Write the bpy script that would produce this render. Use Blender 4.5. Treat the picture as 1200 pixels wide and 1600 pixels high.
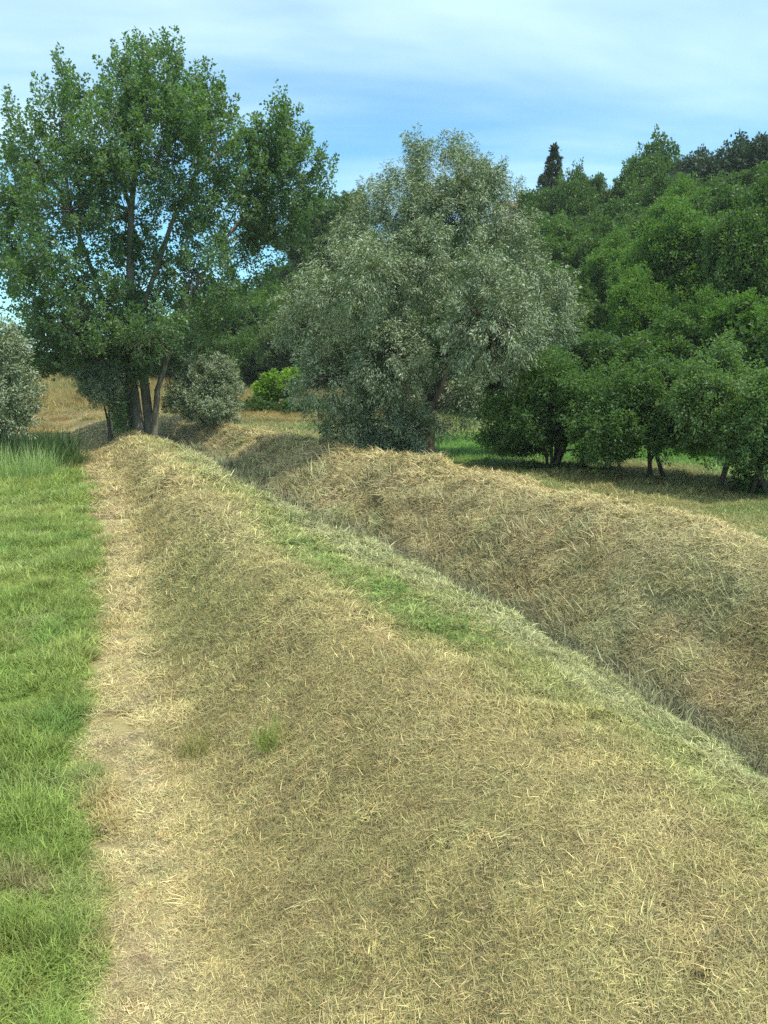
import bpy, math, random
import numpy as np
from mathutils import Vector

for o in list(bpy.data.objects):
    bpy.data.objects.remove(o)
scene = bpy.context.scene
COL = scene.collection

# ------------------------------------------------------------------ camera
FPX, CAM_H = 1232.0, 4.0
PITCH = math.atan(240 / 1232)
cd = bpy.data.cameras.new('camera')
cam = bpy.data.objects.new('camera', cd)
COL.objects.link(cam)
cd.sensor_fit = 'VERTICAL'
cd.sensor_height = 24
cd.lens = 24 * FPX / 1600
cd.clip_start, cd.clip_end = 0.05, 4000
cam.location = (0, 0, CAM_H)
cam.rotation_euler = (math.pi / 2 - PITCH, 0, 0)
scene.camera = cam

# ------------------------------------------------------------------ sky and sun
SUN_AZ, SUN_EL = math.radians(114), math.radians(64)      # azimuth clockwise from the view direction (+Y)
world = bpy.data.worlds.new('World')
scene.world = world
world.use_nodes = True
wn, wl = world.node_tree.nodes, world.node_tree.links
wn.clear()


def wnode(t, **kw):
    n = wn.new(t)
    for k, v in kw.items():
        setattr(n, k, v)
    return n


out = wnode('ShaderNodeOutputWorld')
bg = wnode('ShaderNodeBackground')
bg.inputs['Strength'].default_value = 0.14
sky = wnode('ShaderNodeTexSky', sky_type='NISHITA', sun_disc=False)
sky.sun_elevation, sky.sun_rotation = SUN_EL, SUN_AZ
sky.altitude = 200
sky.air_density, sky.dust_density, sky.ozone_density = 1.0, 0.25, 3.5
tc = wnode('ShaderNodeTexCoord')
sep = wnode('ShaderNodeSeparateXYZ')
wl.new(tc.outputs['Generated'], sep.inputs[0])
addz = wnode('ShaderNodeMath', operation='ADD'); addz.inputs[1].default_value = 0.18
absz = wnode('ShaderNodeMath', operation='MAXIMUM'); absz.inputs[1].default_value = 0.0
wl.new(sep.outputs['Z'], absz.inputs[0]); wl.new(absz.outputs[0], addz.inputs[0])
dx = wnode('ShaderNodeMath', operation='DIVIDE'); dy = wnode('ShaderNodeMath', operation='DIVIDE')
wl.new(sep.outputs['X'], dx.inputs[0]); wl.new(addz.outputs[0], dx.inputs[1])
wl.new(sep.outputs['Y'], dy.inputs[0]); wl.new(addz.outputs[0], dy.inputs[1])
comb = wnode('ShaderNodeCombineXYZ')
wl.new(dx.outputs[0], comb.inputs[0]); wl.new(dy.outputs[0], comb.inputs[1])
mp = wnode('ShaderNodeMapping'); mp.inputs['Rotation'].default_value = (0, 0, math.radians(-14))
mp.inputs['Scale'].default_value = (0.55, 1.25, 1); mp.inputs['Location'].default_value = (0.4, 0.35, 0)
wl.new(comb.outputs[0], mp.inputs[0])
n1 = wnode('ShaderNodeTexNoise'); n1.inputs['Scale'].default_value = 0.9; n1.inputs['Detail'].default_value = 5
n1.inputs['Roughness'].default_value = 0.52; n1.inputs['Distortion'].default_value = 0.5
wl.new(mp.outputs[0], n1.inputs['Vector'])
# high thin cloud sheet: thicker overhead, breaking up towards the horizon
elev = wnode('ShaderNodeMapRange'); elev.inputs['From Min'].default_value = 0.12; elev.inputs['From Max'].default_value = 0.50
elev.inputs['To Min'].default_value = -0.16; elev.inputs['To Max'].default_value = 0.26
wl.new(sep.outputs['Z'], elev.inputs['Value'])
xb = wnode('ShaderNodeMath', operation='MULTIPLY_ADD'); xb.inputs[1].default_value = -0.16; xb.inputs[2].default_value = 0.0
wl.new(sep.outputs['X'], xb.inputs[0])
sm = wnode('ShaderNodeMath', operation='ADD'); wl.new(n1.outputs['Fac'], sm.inputs[0]); wl.new(elev.outputs[0], sm.inputs[1])
sm2 = wnode('ShaderNodeMath', operation='ADD'); wl.new(sm.outputs[0], sm2.inputs[0]); wl.new(xb.outputs[0], sm2.inputs[1])
cr = wnode('ShaderNodeMapRange', interpolation_type='SMOOTHSTEP'); cr.inputs['From Min'].default_value = 0.32; cr.inputs['From Max'].default_value = 0.86
cr.inputs['To Min'].default_value = 0.06; cr.inputs['To Max'].default_value = 0.95
wl.new(sm2.outputs[0], cr.inputs['Value'])
mix = wnode('ShaderNodeMix', data_type='RGBA')
mix.inputs['B'].default_value = (6.0, 7.7, 8.5, 1)
tint = wnode('ShaderNodeMix', data_type='RGBA', blend_type='MULTIPLY'); tint.inputs['Factor'].default_value = 1.0
tint.inputs['B'].default_value = (0.66, 1.12, 1.18, 1)
wl.new(sky.outputs[0], tint.inputs['A'])
wl.new(cr.outputs[0], mix.inputs['Factor']); wl.new(tint.outputs['Result'], mix.inputs['A'])
wl.new(mix.outputs['Result'], bg.inputs['Color']); wl.new(bg.outputs[0], out.inputs[0])

sd = bpy.data.lights.new('sun', 'SUN')
sd.energy, sd.angle, sd.color = 4.2, math.radians(0.6), (1.0, 0.95, 0.86)
sun = bpy.data.objects.new('sun', sd)
COL.objects.link(sun)
sdir = Vector((math.sin(SUN_AZ) * math.cos(SUN_EL), math.cos(SUN_AZ) * math.cos(SUN_EL), math.sin(SUN_EL)))
sun.rotation_euler = sdir.to_track_quat('Z', 'Y').to_euler()
sun.location = (20, 10, 40)

vs = scene.view_settings
vs.view_transform, vs.look, vs.exposure, vs.gamma, vs.use_curve_mapping = 'Standard', 'None', 0.35, 1.0, False
scene.render.engine = 'CYCLES'
scene.cycles.use_denoising = False
scene.cycles.max_bounces = 5
scene.cycles.transmission_bounces = 4
scene.cycles.diffuse_bounces = 3
scene.cycles.use_adaptive_sampling = True
scene.cycles.adaptive_threshold = 0.02
scene.cycles.glossy_bounces = 2
scene.cycles.caustics_reflective = scene.cycles.caustics_refractive = False

# ------------------------------------------------------------------ small helpers
rng = np.random.default_rng(7)
random.seed(7)


def pix(px, py, z):
    """point of the place at height z that the photograph shows at (px, py)"""
    a, b = (px - 600) / FPX, (800 - py) / FPX
    dyy = math.cos(PITCH) + b * math.sin(PITCH)
    dz = -math.sin(PITCH) + b * math.cos(PITCH)
    t = (z - CAM_H) / dz
    return (a * t, dyy * t, z)


def pixy(px, py, y):
    """the same at distance y"""
    a, b = (px - 600) / FPX, (800 - py) / FPX
    t = y / (math.cos(PITCH) + b * math.sin(PITCH))
    return np.array((a * t, y, CAM_H + t * (-math.sin(PITCH) + b * math.cos(PITCH))))


def hash_(ix, iy, iz, seed):
    h = (ix.astype(np.uint32) * np.uint32(374761393) + iy.astype(np.uint32) * np.uint32(668265263)
         + iz.astype(np.uint32) * np.uint32(2147483647) + np.uint32(seed * 974711 + 17))
    h = (h ^ (h >> np.uint32(13))) * np.uint32(1274126177)
    h = h ^ (h >> np.uint32(16))
    return (h & np.uint32(0xFFFFFF)).astype(np.float64) / 0xFFFFFF


def vnoise(x, y, z=None, seed=0):
    x = np.asarray(x, float); y = np.asarray(y, float)
    z = np.zeros_like(x) if z is None else np.asarray(z, float)
    fx, fy, fz = np.floor(x), np.floor(y), np.floor(z)
    ux, uy, uz = x - fx, y - fy, z - fz
    ux, uy, uz = [u * u * (3 - 2 * u) for u in (ux, uy, uz)]
    ix, iy, iz = [f.astype(np.int64) & 0xFFFFFF for f in (fx, fy, fz)]
    r = 0
    for a in (0, 1):
        for b in (0, 1):
            for c in (0, 1):
                w = (ux if a else 1 - ux) * (uy if b else 1 - uy) * (uz if c else 1 - uz)
                r = r + w * hash_(ix + a, iy + b, iz + c, seed)
    return r * 2 - 1


def fbm(x, y, z=None, seed=0, oct=3):
    r, a, f = 0, 1.0, 1.0
    for i in range(oct):
        r = r + a * vnoise(np.asarray(x) * f, np.asarray(y) * f, None if z is None else np.asarray(z) * f, seed + i)
        a *= 0.5; f *= 2.03
    return r / 1.75


def sstep(a, b, v):
    t = np.clip((v - a) / (b - a), 0, 1)
    return t * t * (3 - 2 * t)


def lerp(a, b, t):
    return a + (b - a) * t


def mesh_from(name, verts, faces_flat, nper, attrs=None, smooth=False):
    """verts (N,3); faces_flat int array; nper verts in each face (array or int)"""
    me = bpy.data.meshes.new(name)
    nv = len(verts)
    me.vertices.add(nv)
    me.vertices.foreach_set('co', np.ascontiguousarray(verts, np.float32).ravel())
    if faces_flat is not None and len(faces_flat):
        faces_flat = np.asarray(faces_flat, np.int32)
        nf = len(faces_flat) // nper if np.isscalar(nper) else len(nper)
        tot = np.full(nf, nper, np.int32) if np.isscalar(nper) else np.asarray(nper, np.int32)
        start = np.concatenate(([0], np.cumsum(tot)[:-1])).astype(np.int32)
        me.loops.add(len(faces_flat))
        me.loops.foreach_set('vertex_index', faces_flat)
        me.polygons.add(nf)
        me.polygons.foreach_set('loop_start', start)
        me.polygons.foreach_set('loop_total', tot)
        if smooth:
            me.polygons.foreach_set('use_smooth', np.ones(nf, bool))
    for k, (typ, data) in (attrs or {}).items():
        a = me.attributes.new(k, typ, 'POINT')
        key = {'FLOAT': 'value', 'INT': 'value', 'FLOAT_VECTOR': 'vector', 'FLOAT_COLOR': 'color'}[typ]
        a.data.foreach_set(key, np.ascontiguousarray(data, np.int32 if typ == 'INT' else np.float32).ravel())
    me.update(calc_edges=True)
    me.validate()
    return me


def link(name, me, mat=None, parent=None, loc=None):
    o = bpy.data.objects.new(name, me)
    COL.objects.link(o)
    if mat is not None and me is not None:
        me.materials.append(mat)
    if parent is not None:
        o.parent = parent
    if loc is not None:
        o.location = loc
    return o


def tag(o, label=None, cat=None, group=None, kind=None):
    if label: o['label'] = label
    if cat: o['category'] = cat
    if group: o['group'] = group
    if kind: o['kind'] = kind
    return o


class MB:
    """collects tubes and polygons into one mesh"""
    def __init__(s):
        s.v, s.f = [], []

    def add(s, vs, fs):
        b = len(s.v)
        s.v += [tuple(map(float, p)) for p in vs]
        s.f += [[i + b for i in f] for f in fs]

    def tube(s, pts, rad, n=8, wob=0.0, seed=0):
        pts = [np.array(p, float) for p in pts]
        vs, fs = [], []
        up = np.array((0.31, 0.17, 0.93))
        rr = random.Random(seed)
        for i, p in enumerate(pts):
            d = pts[min(i + 1, len(pts) - 1)] - pts[max(i - 1, 0)]
            d /= np.linalg.norm(d) + 1e-9
            a = np.cross(d, up)
            if np.linalg.norm(a) < 0.1:
                a = np.cross(d, (1, 0, 0))
            a /= np.linalg.norm(a); b = np.cross(d, a)
            for k in range(n):
                t = 2 * math.pi * k / n
                r = rad[i] * (1 + wob * (rr.random() - .5))
                vs.append(p + r * (math.cos(t) * a + math.sin(t) * b))
        m = len(pts)
        for i in range(m - 1):
            for k in range(n):
                k2 = (k + 1) % n
                fs.append((i * n + k, i * n + k2, (i + 1) * n + k2, (i + 1) * n + k))
        fs.append(tuple(range(n))[::-1]); fs.append(tuple(range((m - 1) * n, m * n)))
        s.add(vs, fs)

    def box(s, x0, x1, y0, y1, z0, z1):
        v = [(x, y, z) for x in (x0, x1) for y in (y0, y1) for z in (z0, z1)]
        s.add(v, [(0, 1, 3, 2), (4, 6, 7, 5), (0, 4, 5, 1), (2, 3, 7, 6), (0, 2, 6, 4), (1, 5, 7, 3)])

    def mesh(s, name, smooth=True):
        me = bpy.data.meshes.new(name)
        me.from_pydata(s.v, [], s.f)
        if smooth:
            me.polygons.foreach_set('use_smooth', np.ones(len(me.polygons), bool))
        me.update()
        return me

    def build(s, name, mat, parent=None, smooth=True):
        return link(name, s.mesh(name, smooth), mat, parent)


# ------------------------------------------------------------------ materials
def newmat(name):
    m = bpy.data.materials.new(name)
    m.use_nodes = True
    nt = m.node_tree
    nt.nodes.clear()
    o = nt.nodes.new('ShaderNodeOutputMaterial')
    return m, nt, o


def N(nt, t, **kw):
    n = nt.nodes.new(t)
    for k, v in kw.items():
        setattr(n, k, v)
    return n


def leaf_material(name, dark, light, transl=0.35, rough=0.45, spec=0.35, back=None):
    m, nt, o = newmat(name)
    L = nt.links
    at = N(nt, 'ShaderNodeAttribute', attribute_name='rnd')
    mx = N(nt, 'ShaderNodeMix', data_type='RGBA')
    mx.inputs['A'].default_value = (*dark, 1); mx.inputs['B'].default_value = (*light, 1)
    L.new(at.outputs['Fac'], mx.inputs['Factor'])
    colr = mx.outputs['Result']
    if back is not None:                      # pale felted underside of the leaf
        geo = N(nt, 'ShaderNodeNewGeometry')
        mb = N(nt, 'ShaderNodeMix', data_type='RGBA')
        mb.inputs['B'].default_value = (*back, 1)
        L.new(geo.outputs['Backfacing'], mb.inputs['Factor']); L.new(colr, mb.inputs['A'])
        colr = mb.outputs['Result']
    p = N(nt, 'ShaderNodeBsdfPrincipled')
    p.inputs['Roughness'].default_value = rough
    p.inputs['Specular IOR Level'].default_value = spec
    L.new(colr, p.inputs['Base Color'])
    t = N(nt, 'ShaderNodeBsdfTranslucent')
    hs = N(nt, 'ShaderNodeMix', data_type='RGBA', blend_type='MULTIPLY')
    hs.inputs['Factor'].default_value = 1
    hs.inputs['B'].default_value = (1.15, 1.35, 0.55, 1)
    L.new(colr, hs.inputs['A']); L.new(hs.outputs['Result'], t.inputs['Color'])
    ms = N(nt, 'ShaderNodeMixShader'); ms.inputs[0].default_value = transl
    L.new(p.outputs[0], ms.inputs[1]); L.new(t.outputs[0], ms.inputs[2]); L.new(ms.outputs[0], o.inputs[0])
    return m


def blade_material(name, transl=0.2, rough=0.6, spread=0.6):
    """colour of one clump (attribute tint on the instance) varied blade by blade"""
    m, nt, o = newmat(name)
    L = nt.links
    ti = N(nt, 'ShaderNodeAttribute', attribute_name='tint', attribute_type='INSTANCER')
    at = N(nt, 'ShaderNodeAttribute', attribute_name='rnd')
    mr = N(nt, 'ShaderNodeMapRange'); mr.inputs['To Min'].default_value = 1 - spread; mr.inputs['To Max'].default_value = 1 + spread
    L.new(at.outputs['Fac'], mr.inputs['Value'])
    mu = N(nt, 'ShaderNodeVectorMath', operation='SCALE')
    L.new(ti.outputs['Color'], mu.inputs[0]); L.new(mr.outputs[0], mu.inputs['Scale'])
    p = N(nt, 'ShaderNodeBsdfPrincipled'); p.inputs['Roughness'].default_value = rough
    p.inputs['Specular IOR Level'].default_value = 0.25
    L.new(mu.outputs[0], p.inputs['Base Color'])
    t = N(nt, 'ShaderNodeBsdfTranslucent'); L.new(mu.outputs[0], t.inputs['Color'])
    if transl <= 0:
        L.new(p.outputs[0], o.inputs[0])
        return m
    ms = N(nt, 'ShaderNodeMixShader'); ms.inputs[0].default_value = transl
    L.new(p.outputs[0], ms.inputs[1]); L.new(t.outputs[0], ms.inputs[2]); L.new(ms.outputs[0], o.inputs[0])
    return m


def plain_material(name, c1, c2, scale=6.0, rough=0.85, bump=0.3, stretch=(1, 1, 1)):
    m, nt, o = newmat(name)
    L = nt.links
    tcn = N(nt, 'ShaderNodeTexCoord'); mpn = N(nt, 'ShaderNodeMapping'); mpn.inputs['Scale'].default_value = stretch
    L.new(tcn.outputs['Object'], mpn.inputs[0])
    nz = N(nt, 'ShaderNodeTexNoise'); nz.inputs['Scale'].default_value = scale; nz.inputs['Detail'].default_value = 6
    L.new(mpn.outputs[0], nz.inputs['Vector'])
    mx = N(nt, 'ShaderNodeMix', data_type='RGBA'); mx.inputs['A'].default_value = (*c1, 1); mx.inputs['B'].default_value = (*c2, 1)
    mr = N(nt, 'ShaderNodeMapRange'); mr.inputs['From Min'].default_value = 0.3; mr.inputs['From Max'].default_value = 0.7
    L.new(nz.outputs['Fac'], mr.inputs['Value']); L.new(mr.outputs[0], mx.inputs['Factor'])
    p = N(nt, 'ShaderNodeBsdfPrincipled'); p.inputs['Roughness'].default_value = rough
    p.inputs['Specular IOR Level'].default_value = 0.2
    L.new(mx.outputs['Result'], p.inputs['Base Color'])
    bp = N(nt, 'ShaderNodeBump'); bp.inputs['Strength'].default_value = bump; bp.inputs['Distance'].default_value = 0.05
    L.new(nz.outputs['Fac'], bp.inputs['Height']); L.new(bp.outputs[0], p.inputs['Normal'])
    L.new(p.outputs[0], o.inputs[0])
    return m


def ground_material():
    m, nt, o = newmat('ground_soil_and_thatch')
    L = nt.links
    at = N(nt, 'ShaderNodeAttribute', attribute_name='soil')
    tcn = N(nt, 'ShaderNodeTexCoord')
    nz = N(nt, 'ShaderNodeTexNoise'); nz.inputs['Scale'].default_value = 9; nz.inputs['Detail'].default_value = 8; nz.inputs['Roughness'].default_value = 0.7
    L.new(tcn.outputs['Object'], nz.inputs['Vector'])
    mr = N(nt, 'ShaderNodeMapRange'); mr.inputs['From Min'].default_value = 0.25; mr.inputs['From Max'].default_value = 0.75
    mr.inputs['To Min'].default_value = 0.6; mr.inputs['To Max'].default_value = 1.35
    L.new(nz.outputs['Fac'], mr.inputs['Value'])
    mu = N(nt, 'ShaderNodeVectorMath', operation='SCALE')
    L.new(at.outputs['Color'], mu.inputs[0]); L.new(mr.outputs[0], mu.inputs['Scale'])
    p = N(nt, 'ShaderNodeBsdfPrincipled'); p.inputs['Roughness'].default_value = 0.95; p.inputs['Specular IOR Level'].default_value = 0.1
    L.new(mu.outputs[0], p.inputs['Base Color'])
    bp = N(nt, 'ShaderNodeBump'); bp.inputs['Strength'].default_value = 0.9; bp.inputs['Distance'].default_value = 0.03
    nf = N(nt, 'ShaderNodeTexNoise'); nf.inputs['Scale'].default_value = 55; nf.inputs['Detail'].default_value = 5; nf.inputs['Roughness'].default_value = 0.65
    L.new(tcn.outputs['Object'], nf.inputs['Vector'])
    L.new(nf.outputs['Fac'], bp.inputs['Height']); L.new(bp.outputs[0], p.inputs['Normal'])
    L.new(p.outputs[0], o.inputs[0])
    return m


M_GROUND = ground_material()
M_STRAW = blade_material('straw_blades', 0.0, 0.55, 0.70)
M_GRASS = blade_material('grass_blades', 0.35, 0.5, 0.5)
M_BARK_POPLAR = plain_material('poplar_bark', (0.075, 0.066, 0.046), (0.225, 0.20, 0.145), 3.0, 0.9, 0.6, (1, 1, 0.3))
M_BARK_DARK = plain_material('dark_bark', (0.035, 0.03, 0.022), (0.11, 0.09, 0.065), 4.0, 0.9, 0.6, (1, 1, 0.3))

# ------------------------------------------------------------------ the lie of the land
FEAT_PIX = {
    'edge': [(150, 1600, 0), (125, 1250, 0), (150, 1000, 0), (155, 870, 0), (150, 780, 0), (125, 735, 0)],
    'toe': [(325, 1600, .02), (272, 1250, .02), (230, 1000, .02), (210, 870, .02), (200, 800, .02), (193, 750, .02)],
    'crest': [(1200, 1400, 1.3), (1000, 1260, 1.3), (760, 1090, 1.3), (560, 960, 1.25), (420, 870, 1.15), (330, 800, 1.0), (285, 750, .9), (250, 710, .8), (215, 683, .7)],
    'shoulder': [(1200, 1240, 1.05), (1000, 1110, 1.05), (800, 985, 1.0), (700, 930, 1.0), (600, 880, .95), (500, 835, .9), (420, 790, .8), (340, 750, .65), (290, 712, .5)],
    'bed': [(1100, 1165, -.75), (1000, 1100, -.75), (800, 978, -.62), (600, 872, -.42), (500, 822, -.2), (420, 778, -.15), (370, 748, -.1), (300, 705, 0)],
    'rcrest': [(1200, 850, 1.25), (1000, 800, 1.2), (850, 765, 1.15), (740, 738, 1.1), (640, 722, 1.1), (500, 697, 1.), (380, 672, .9), (300, 668, .8)],
}
YT = np.arange(-12, 70.01, 0.5)


def feat_table(pts):
    w = sorted([pix(*p) for p in pts], key=lambda p: p[1])
    ys = np.array([p[1] for p in w]); xs = np.array([p[0] for p in w]); zs = np.array([p[2] for p in w])
    x = np.interp(YT, ys, xs); z = np.interp(YT, ys, zs)
    s0 = (xs[1] - xs[0]) / (ys[1] - ys[0]); s0 = max(-0.55, min(-0.3, s0))
    s1 = -0.52
    x = np.where(YT < ys[0], xs[0] + (YT - ys[0]) * s0, x)
    x = np.where(YT > ys[-1], xs[-1] + (YT - ys[-1]) * s1, x)
    k = np.exp(-0.5 * (np.arange(-4, 5) / 1.8) ** 2); k /= k.sum()
    pad = lambda a: np.concatenate((2 * a[0] - a[4:0:-1], a, 2 * a[-1] - a[-2:-6:-1]))
    return np.convolve(pad(x), k, 'valid'), np.convolve(pad(z), k, 'valid')


TX, TZ = [], []
for k in ('edge', 'toe', 'crest', 'shoulder', 'bed', 'rcrest'):
    a, b = feat_table(FEAT_PIX[k]); TX.append(a); TZ.append(b)
TX.append(TX[-1] + 1.9); TZ.append(TZ[-1] * 0 + 0.55)       # foot of the right bank in the far field
for i in range(1, len(TX)):
    TX[i] = np.maximum(TX[i], TX[i - 1] + 0.35)
FADE = 1 - sstep(40, 58, YT)
for i in range(len(TZ)):
    TZ[i] = lerp(0.45, TZ[i], FADE)
TZ[0] = TZ[0] * 1.0
NF = len(TX)


def feats(y):
    yy = np.clip(y, YT[0], YT[-1])
    return np.stack([np.interp(yy, YT, t) for t in TX], -1), np.stack([np.interp(yy, YT, t) for t in TZ], -1)


def kcoord(x, y, X=None):
    if X is None:
        X, _ = feats(y)
    k = np.zeros_like(x)
    for i in range(NF - 1):
        k += np.clip((x - X[:, i]) / (X[:, i + 1] - X[:, i]), 0, 1)
    k = np.where(x < X[:, 0], -(X[:, 0] - x), k)               # metres into the left meadow
    k = np.where(x > X[:, -1], NF - 1 + (x - X[:, -1]), k)     # metres into the right meadow
    return k


HAZ = np.array([-3, -.6, -.45, -.3, -.2, -.1, 0, .1, .2, .3, .4, .5, .7, 1.2, 4])
HAMP = np.array([1., 1.2, 1.5, 2.5, 4, 6.5, 8.5, 9.5, 10.0, 10.5, 10.5, 10, 10, 9, 7])
HY0 = np.array([100, 95, 90, 84, 75, 66, 58, 48, 42, 38, 34, 31, 28, 26, 24])
HY1 = np.array([125, 120, 115, 110, 104, 100, 98, 94, 88, 80, 74, 68, 64, 60, 58])


def hill(x, y):
    az = np.where(y > 2, x / np.maximum(y, 2), np.sign(x) * 4)
    r = np.where(y > 2, y, 2)
    return np.interp(az, HAZ, HAMP) * sstep(np.interp(az, HAZ, HY0), np.interp(az, HAZ, HY1), r)


def height(x, y, fine=True):
    x = np.asarray(x, float); y = np.asarray(y, float)
    X, Z = feats(y)
    d = np.diff(Z, axis=1) / np.diff(X, axis=1)
    m = np.zeros_like(Z)
    p = d[:, :-1] * d[:, 1:]
    m[:, 1:-1] = np.where(p > 0, 2 * p / (d[:, :-1] + d[:, 1:] + np.where(np.abs(d[:, :-1] + d[:, 1:]) < 1e-9, 1e-9, 0)), 0)
    z = np.where(x < X[:, 0], Z[:, 0], Z[:, -1])
    for i in range(NF - 1):
        h = X[:, i + 1] - X[:, i]
        t = (x - X[:, i]) / h
        sel = (t >= 0) & (t <= 1)
        t = np.clip(t, 0, 1)
        v = ((2 * t**3 - 3 * t**2 + 1) * Z[:, i] + (t**3 - 2 * t**2 + t) * h * m[:, i]
             + (-2 * t**3 + 3 * t**2) * Z[:, i + 1] + (t**3 - t**2) * h * m[:, i + 1])
        z = np.where(sel, v, z)
    # far ground evens out and climbs gently
    z = z + np.where(y > 45, (y - 45) * 0.008, 0) * (1 - sstep(120, 300, y))
    z = z + hill(x, y)
    if fine:
        k = kcoord(x, y, X)
        bank = sstep(1.6, 2.6, k) * (1 - sstep(5.6, 6.6, k)) * (1 - sstep(40, 58, y))
        z = z + bank * (0.13 * vnoise(x * .55, y * .45, seed=3) + 0.085 * vnoise(x * 1.5, y * 1.3, seed=4) + 0.055 * fbm(x * 4, y * 4, seed=5) + 0.07 * np.abs(vnoise(x * 2.3, y * 1.9, seed=8)))
        z = z + (1 - bank) * (0.022 * fbm(x * 7, y * 7, seed=9) * sstep(-.1, .2, k) * (1 - sstep(1.3, 2, k)) + 0.06 * vnoise(x * .35, y * .3, seed=6) + 0.02 * fbm(x * 3, y * 3, seed=7, oct=2))
        # hump on the near bank, as the mower left it, and the gap of the right bank under the willow
        z = z + 0.22 * np.exp(-(((x + 3.0) / 1.1) ** 2 + ((y - 15.2) / 2.2) ** 2)) - 0.16 * np.exp(-(((x + 4.4) / 1.0) ** 2 + ((y - 18.6) / 1.2) ** 2))
        z = z - 0.22 * np.exp(-(((x + 0.2) / 1.2) ** 2 + ((y - 24.4) / 1.3) ** 2))
    return z


def hz(x, y, fine=True):
    return float(height(np.array([x]), np.array([y]), fine)[0])


def normals(x, y):
    e = 0.12
    zx = (height(x + e, y) - height(x - e, y)) / (2 * e)
    zy = (height(x, y + e) - height(x, y - e)) / (2 * e)
    n = np.stack((-zx, -zy, np.ones_like(zx)), -1)
    return n / np.linalg.norm(n, axis=1, keepdims=True)


C = lambda *a: np.array(a, float)
STRAW, STRAW_PALE, STRAW_BROWN = C(.385, .315, .130), C(.48, .395, .178), C(.295, .235, .098)
OLIVE, SAGE, GREEN, LUSH = C(.27, .265, .092), C(.32, .32, .15), C(.17, .26, .055), C(.25, .33, .075)
DIRT, DRYGOLD, DULLGREEN = C(.37, .30, .155), C(.36, .26, .085), C(.17, .21, .06)


def mixc(a, b, t):
    return a + (b - a) * np.asarray(t)[:, None]


# wheel ruts and bare patches of the farm track beyond the meadow, as (line of points, half width)
def line_dist(x, y, pts):
    d = np.full(x.shape, 1e9)
    for (a, b) in zip(pts[:-1], pts[1:]):
        a = np.array(a[:2]); b = np.array(b[:2]); v = b - a
        t = np.clip(((x - a[0]) * v[0] + (y - a[1]) * v[1]) / (v @ v), 0, 1)
        d = np.minimum(d, np.hypot(x - a[0] - t * v[0], y - a[1] - t * v[1]))
    return d


RUTS = [[pix(145, 735, 0), pix(140, 703, 0), pix(105, 675, 0.1), pix(60, 655, .2), pix(0, 640, .2)],
        [pix(200, 742, 0.1), pix(200, 708, .3), pix(165, 685, .2), pix(130, 668, .2), pix(110, 652, .2), pix(60, 640, .2)],
        [pix(160, 655, .2), pix(240, 660, .4), pix(330, 655, .4)]]


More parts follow.
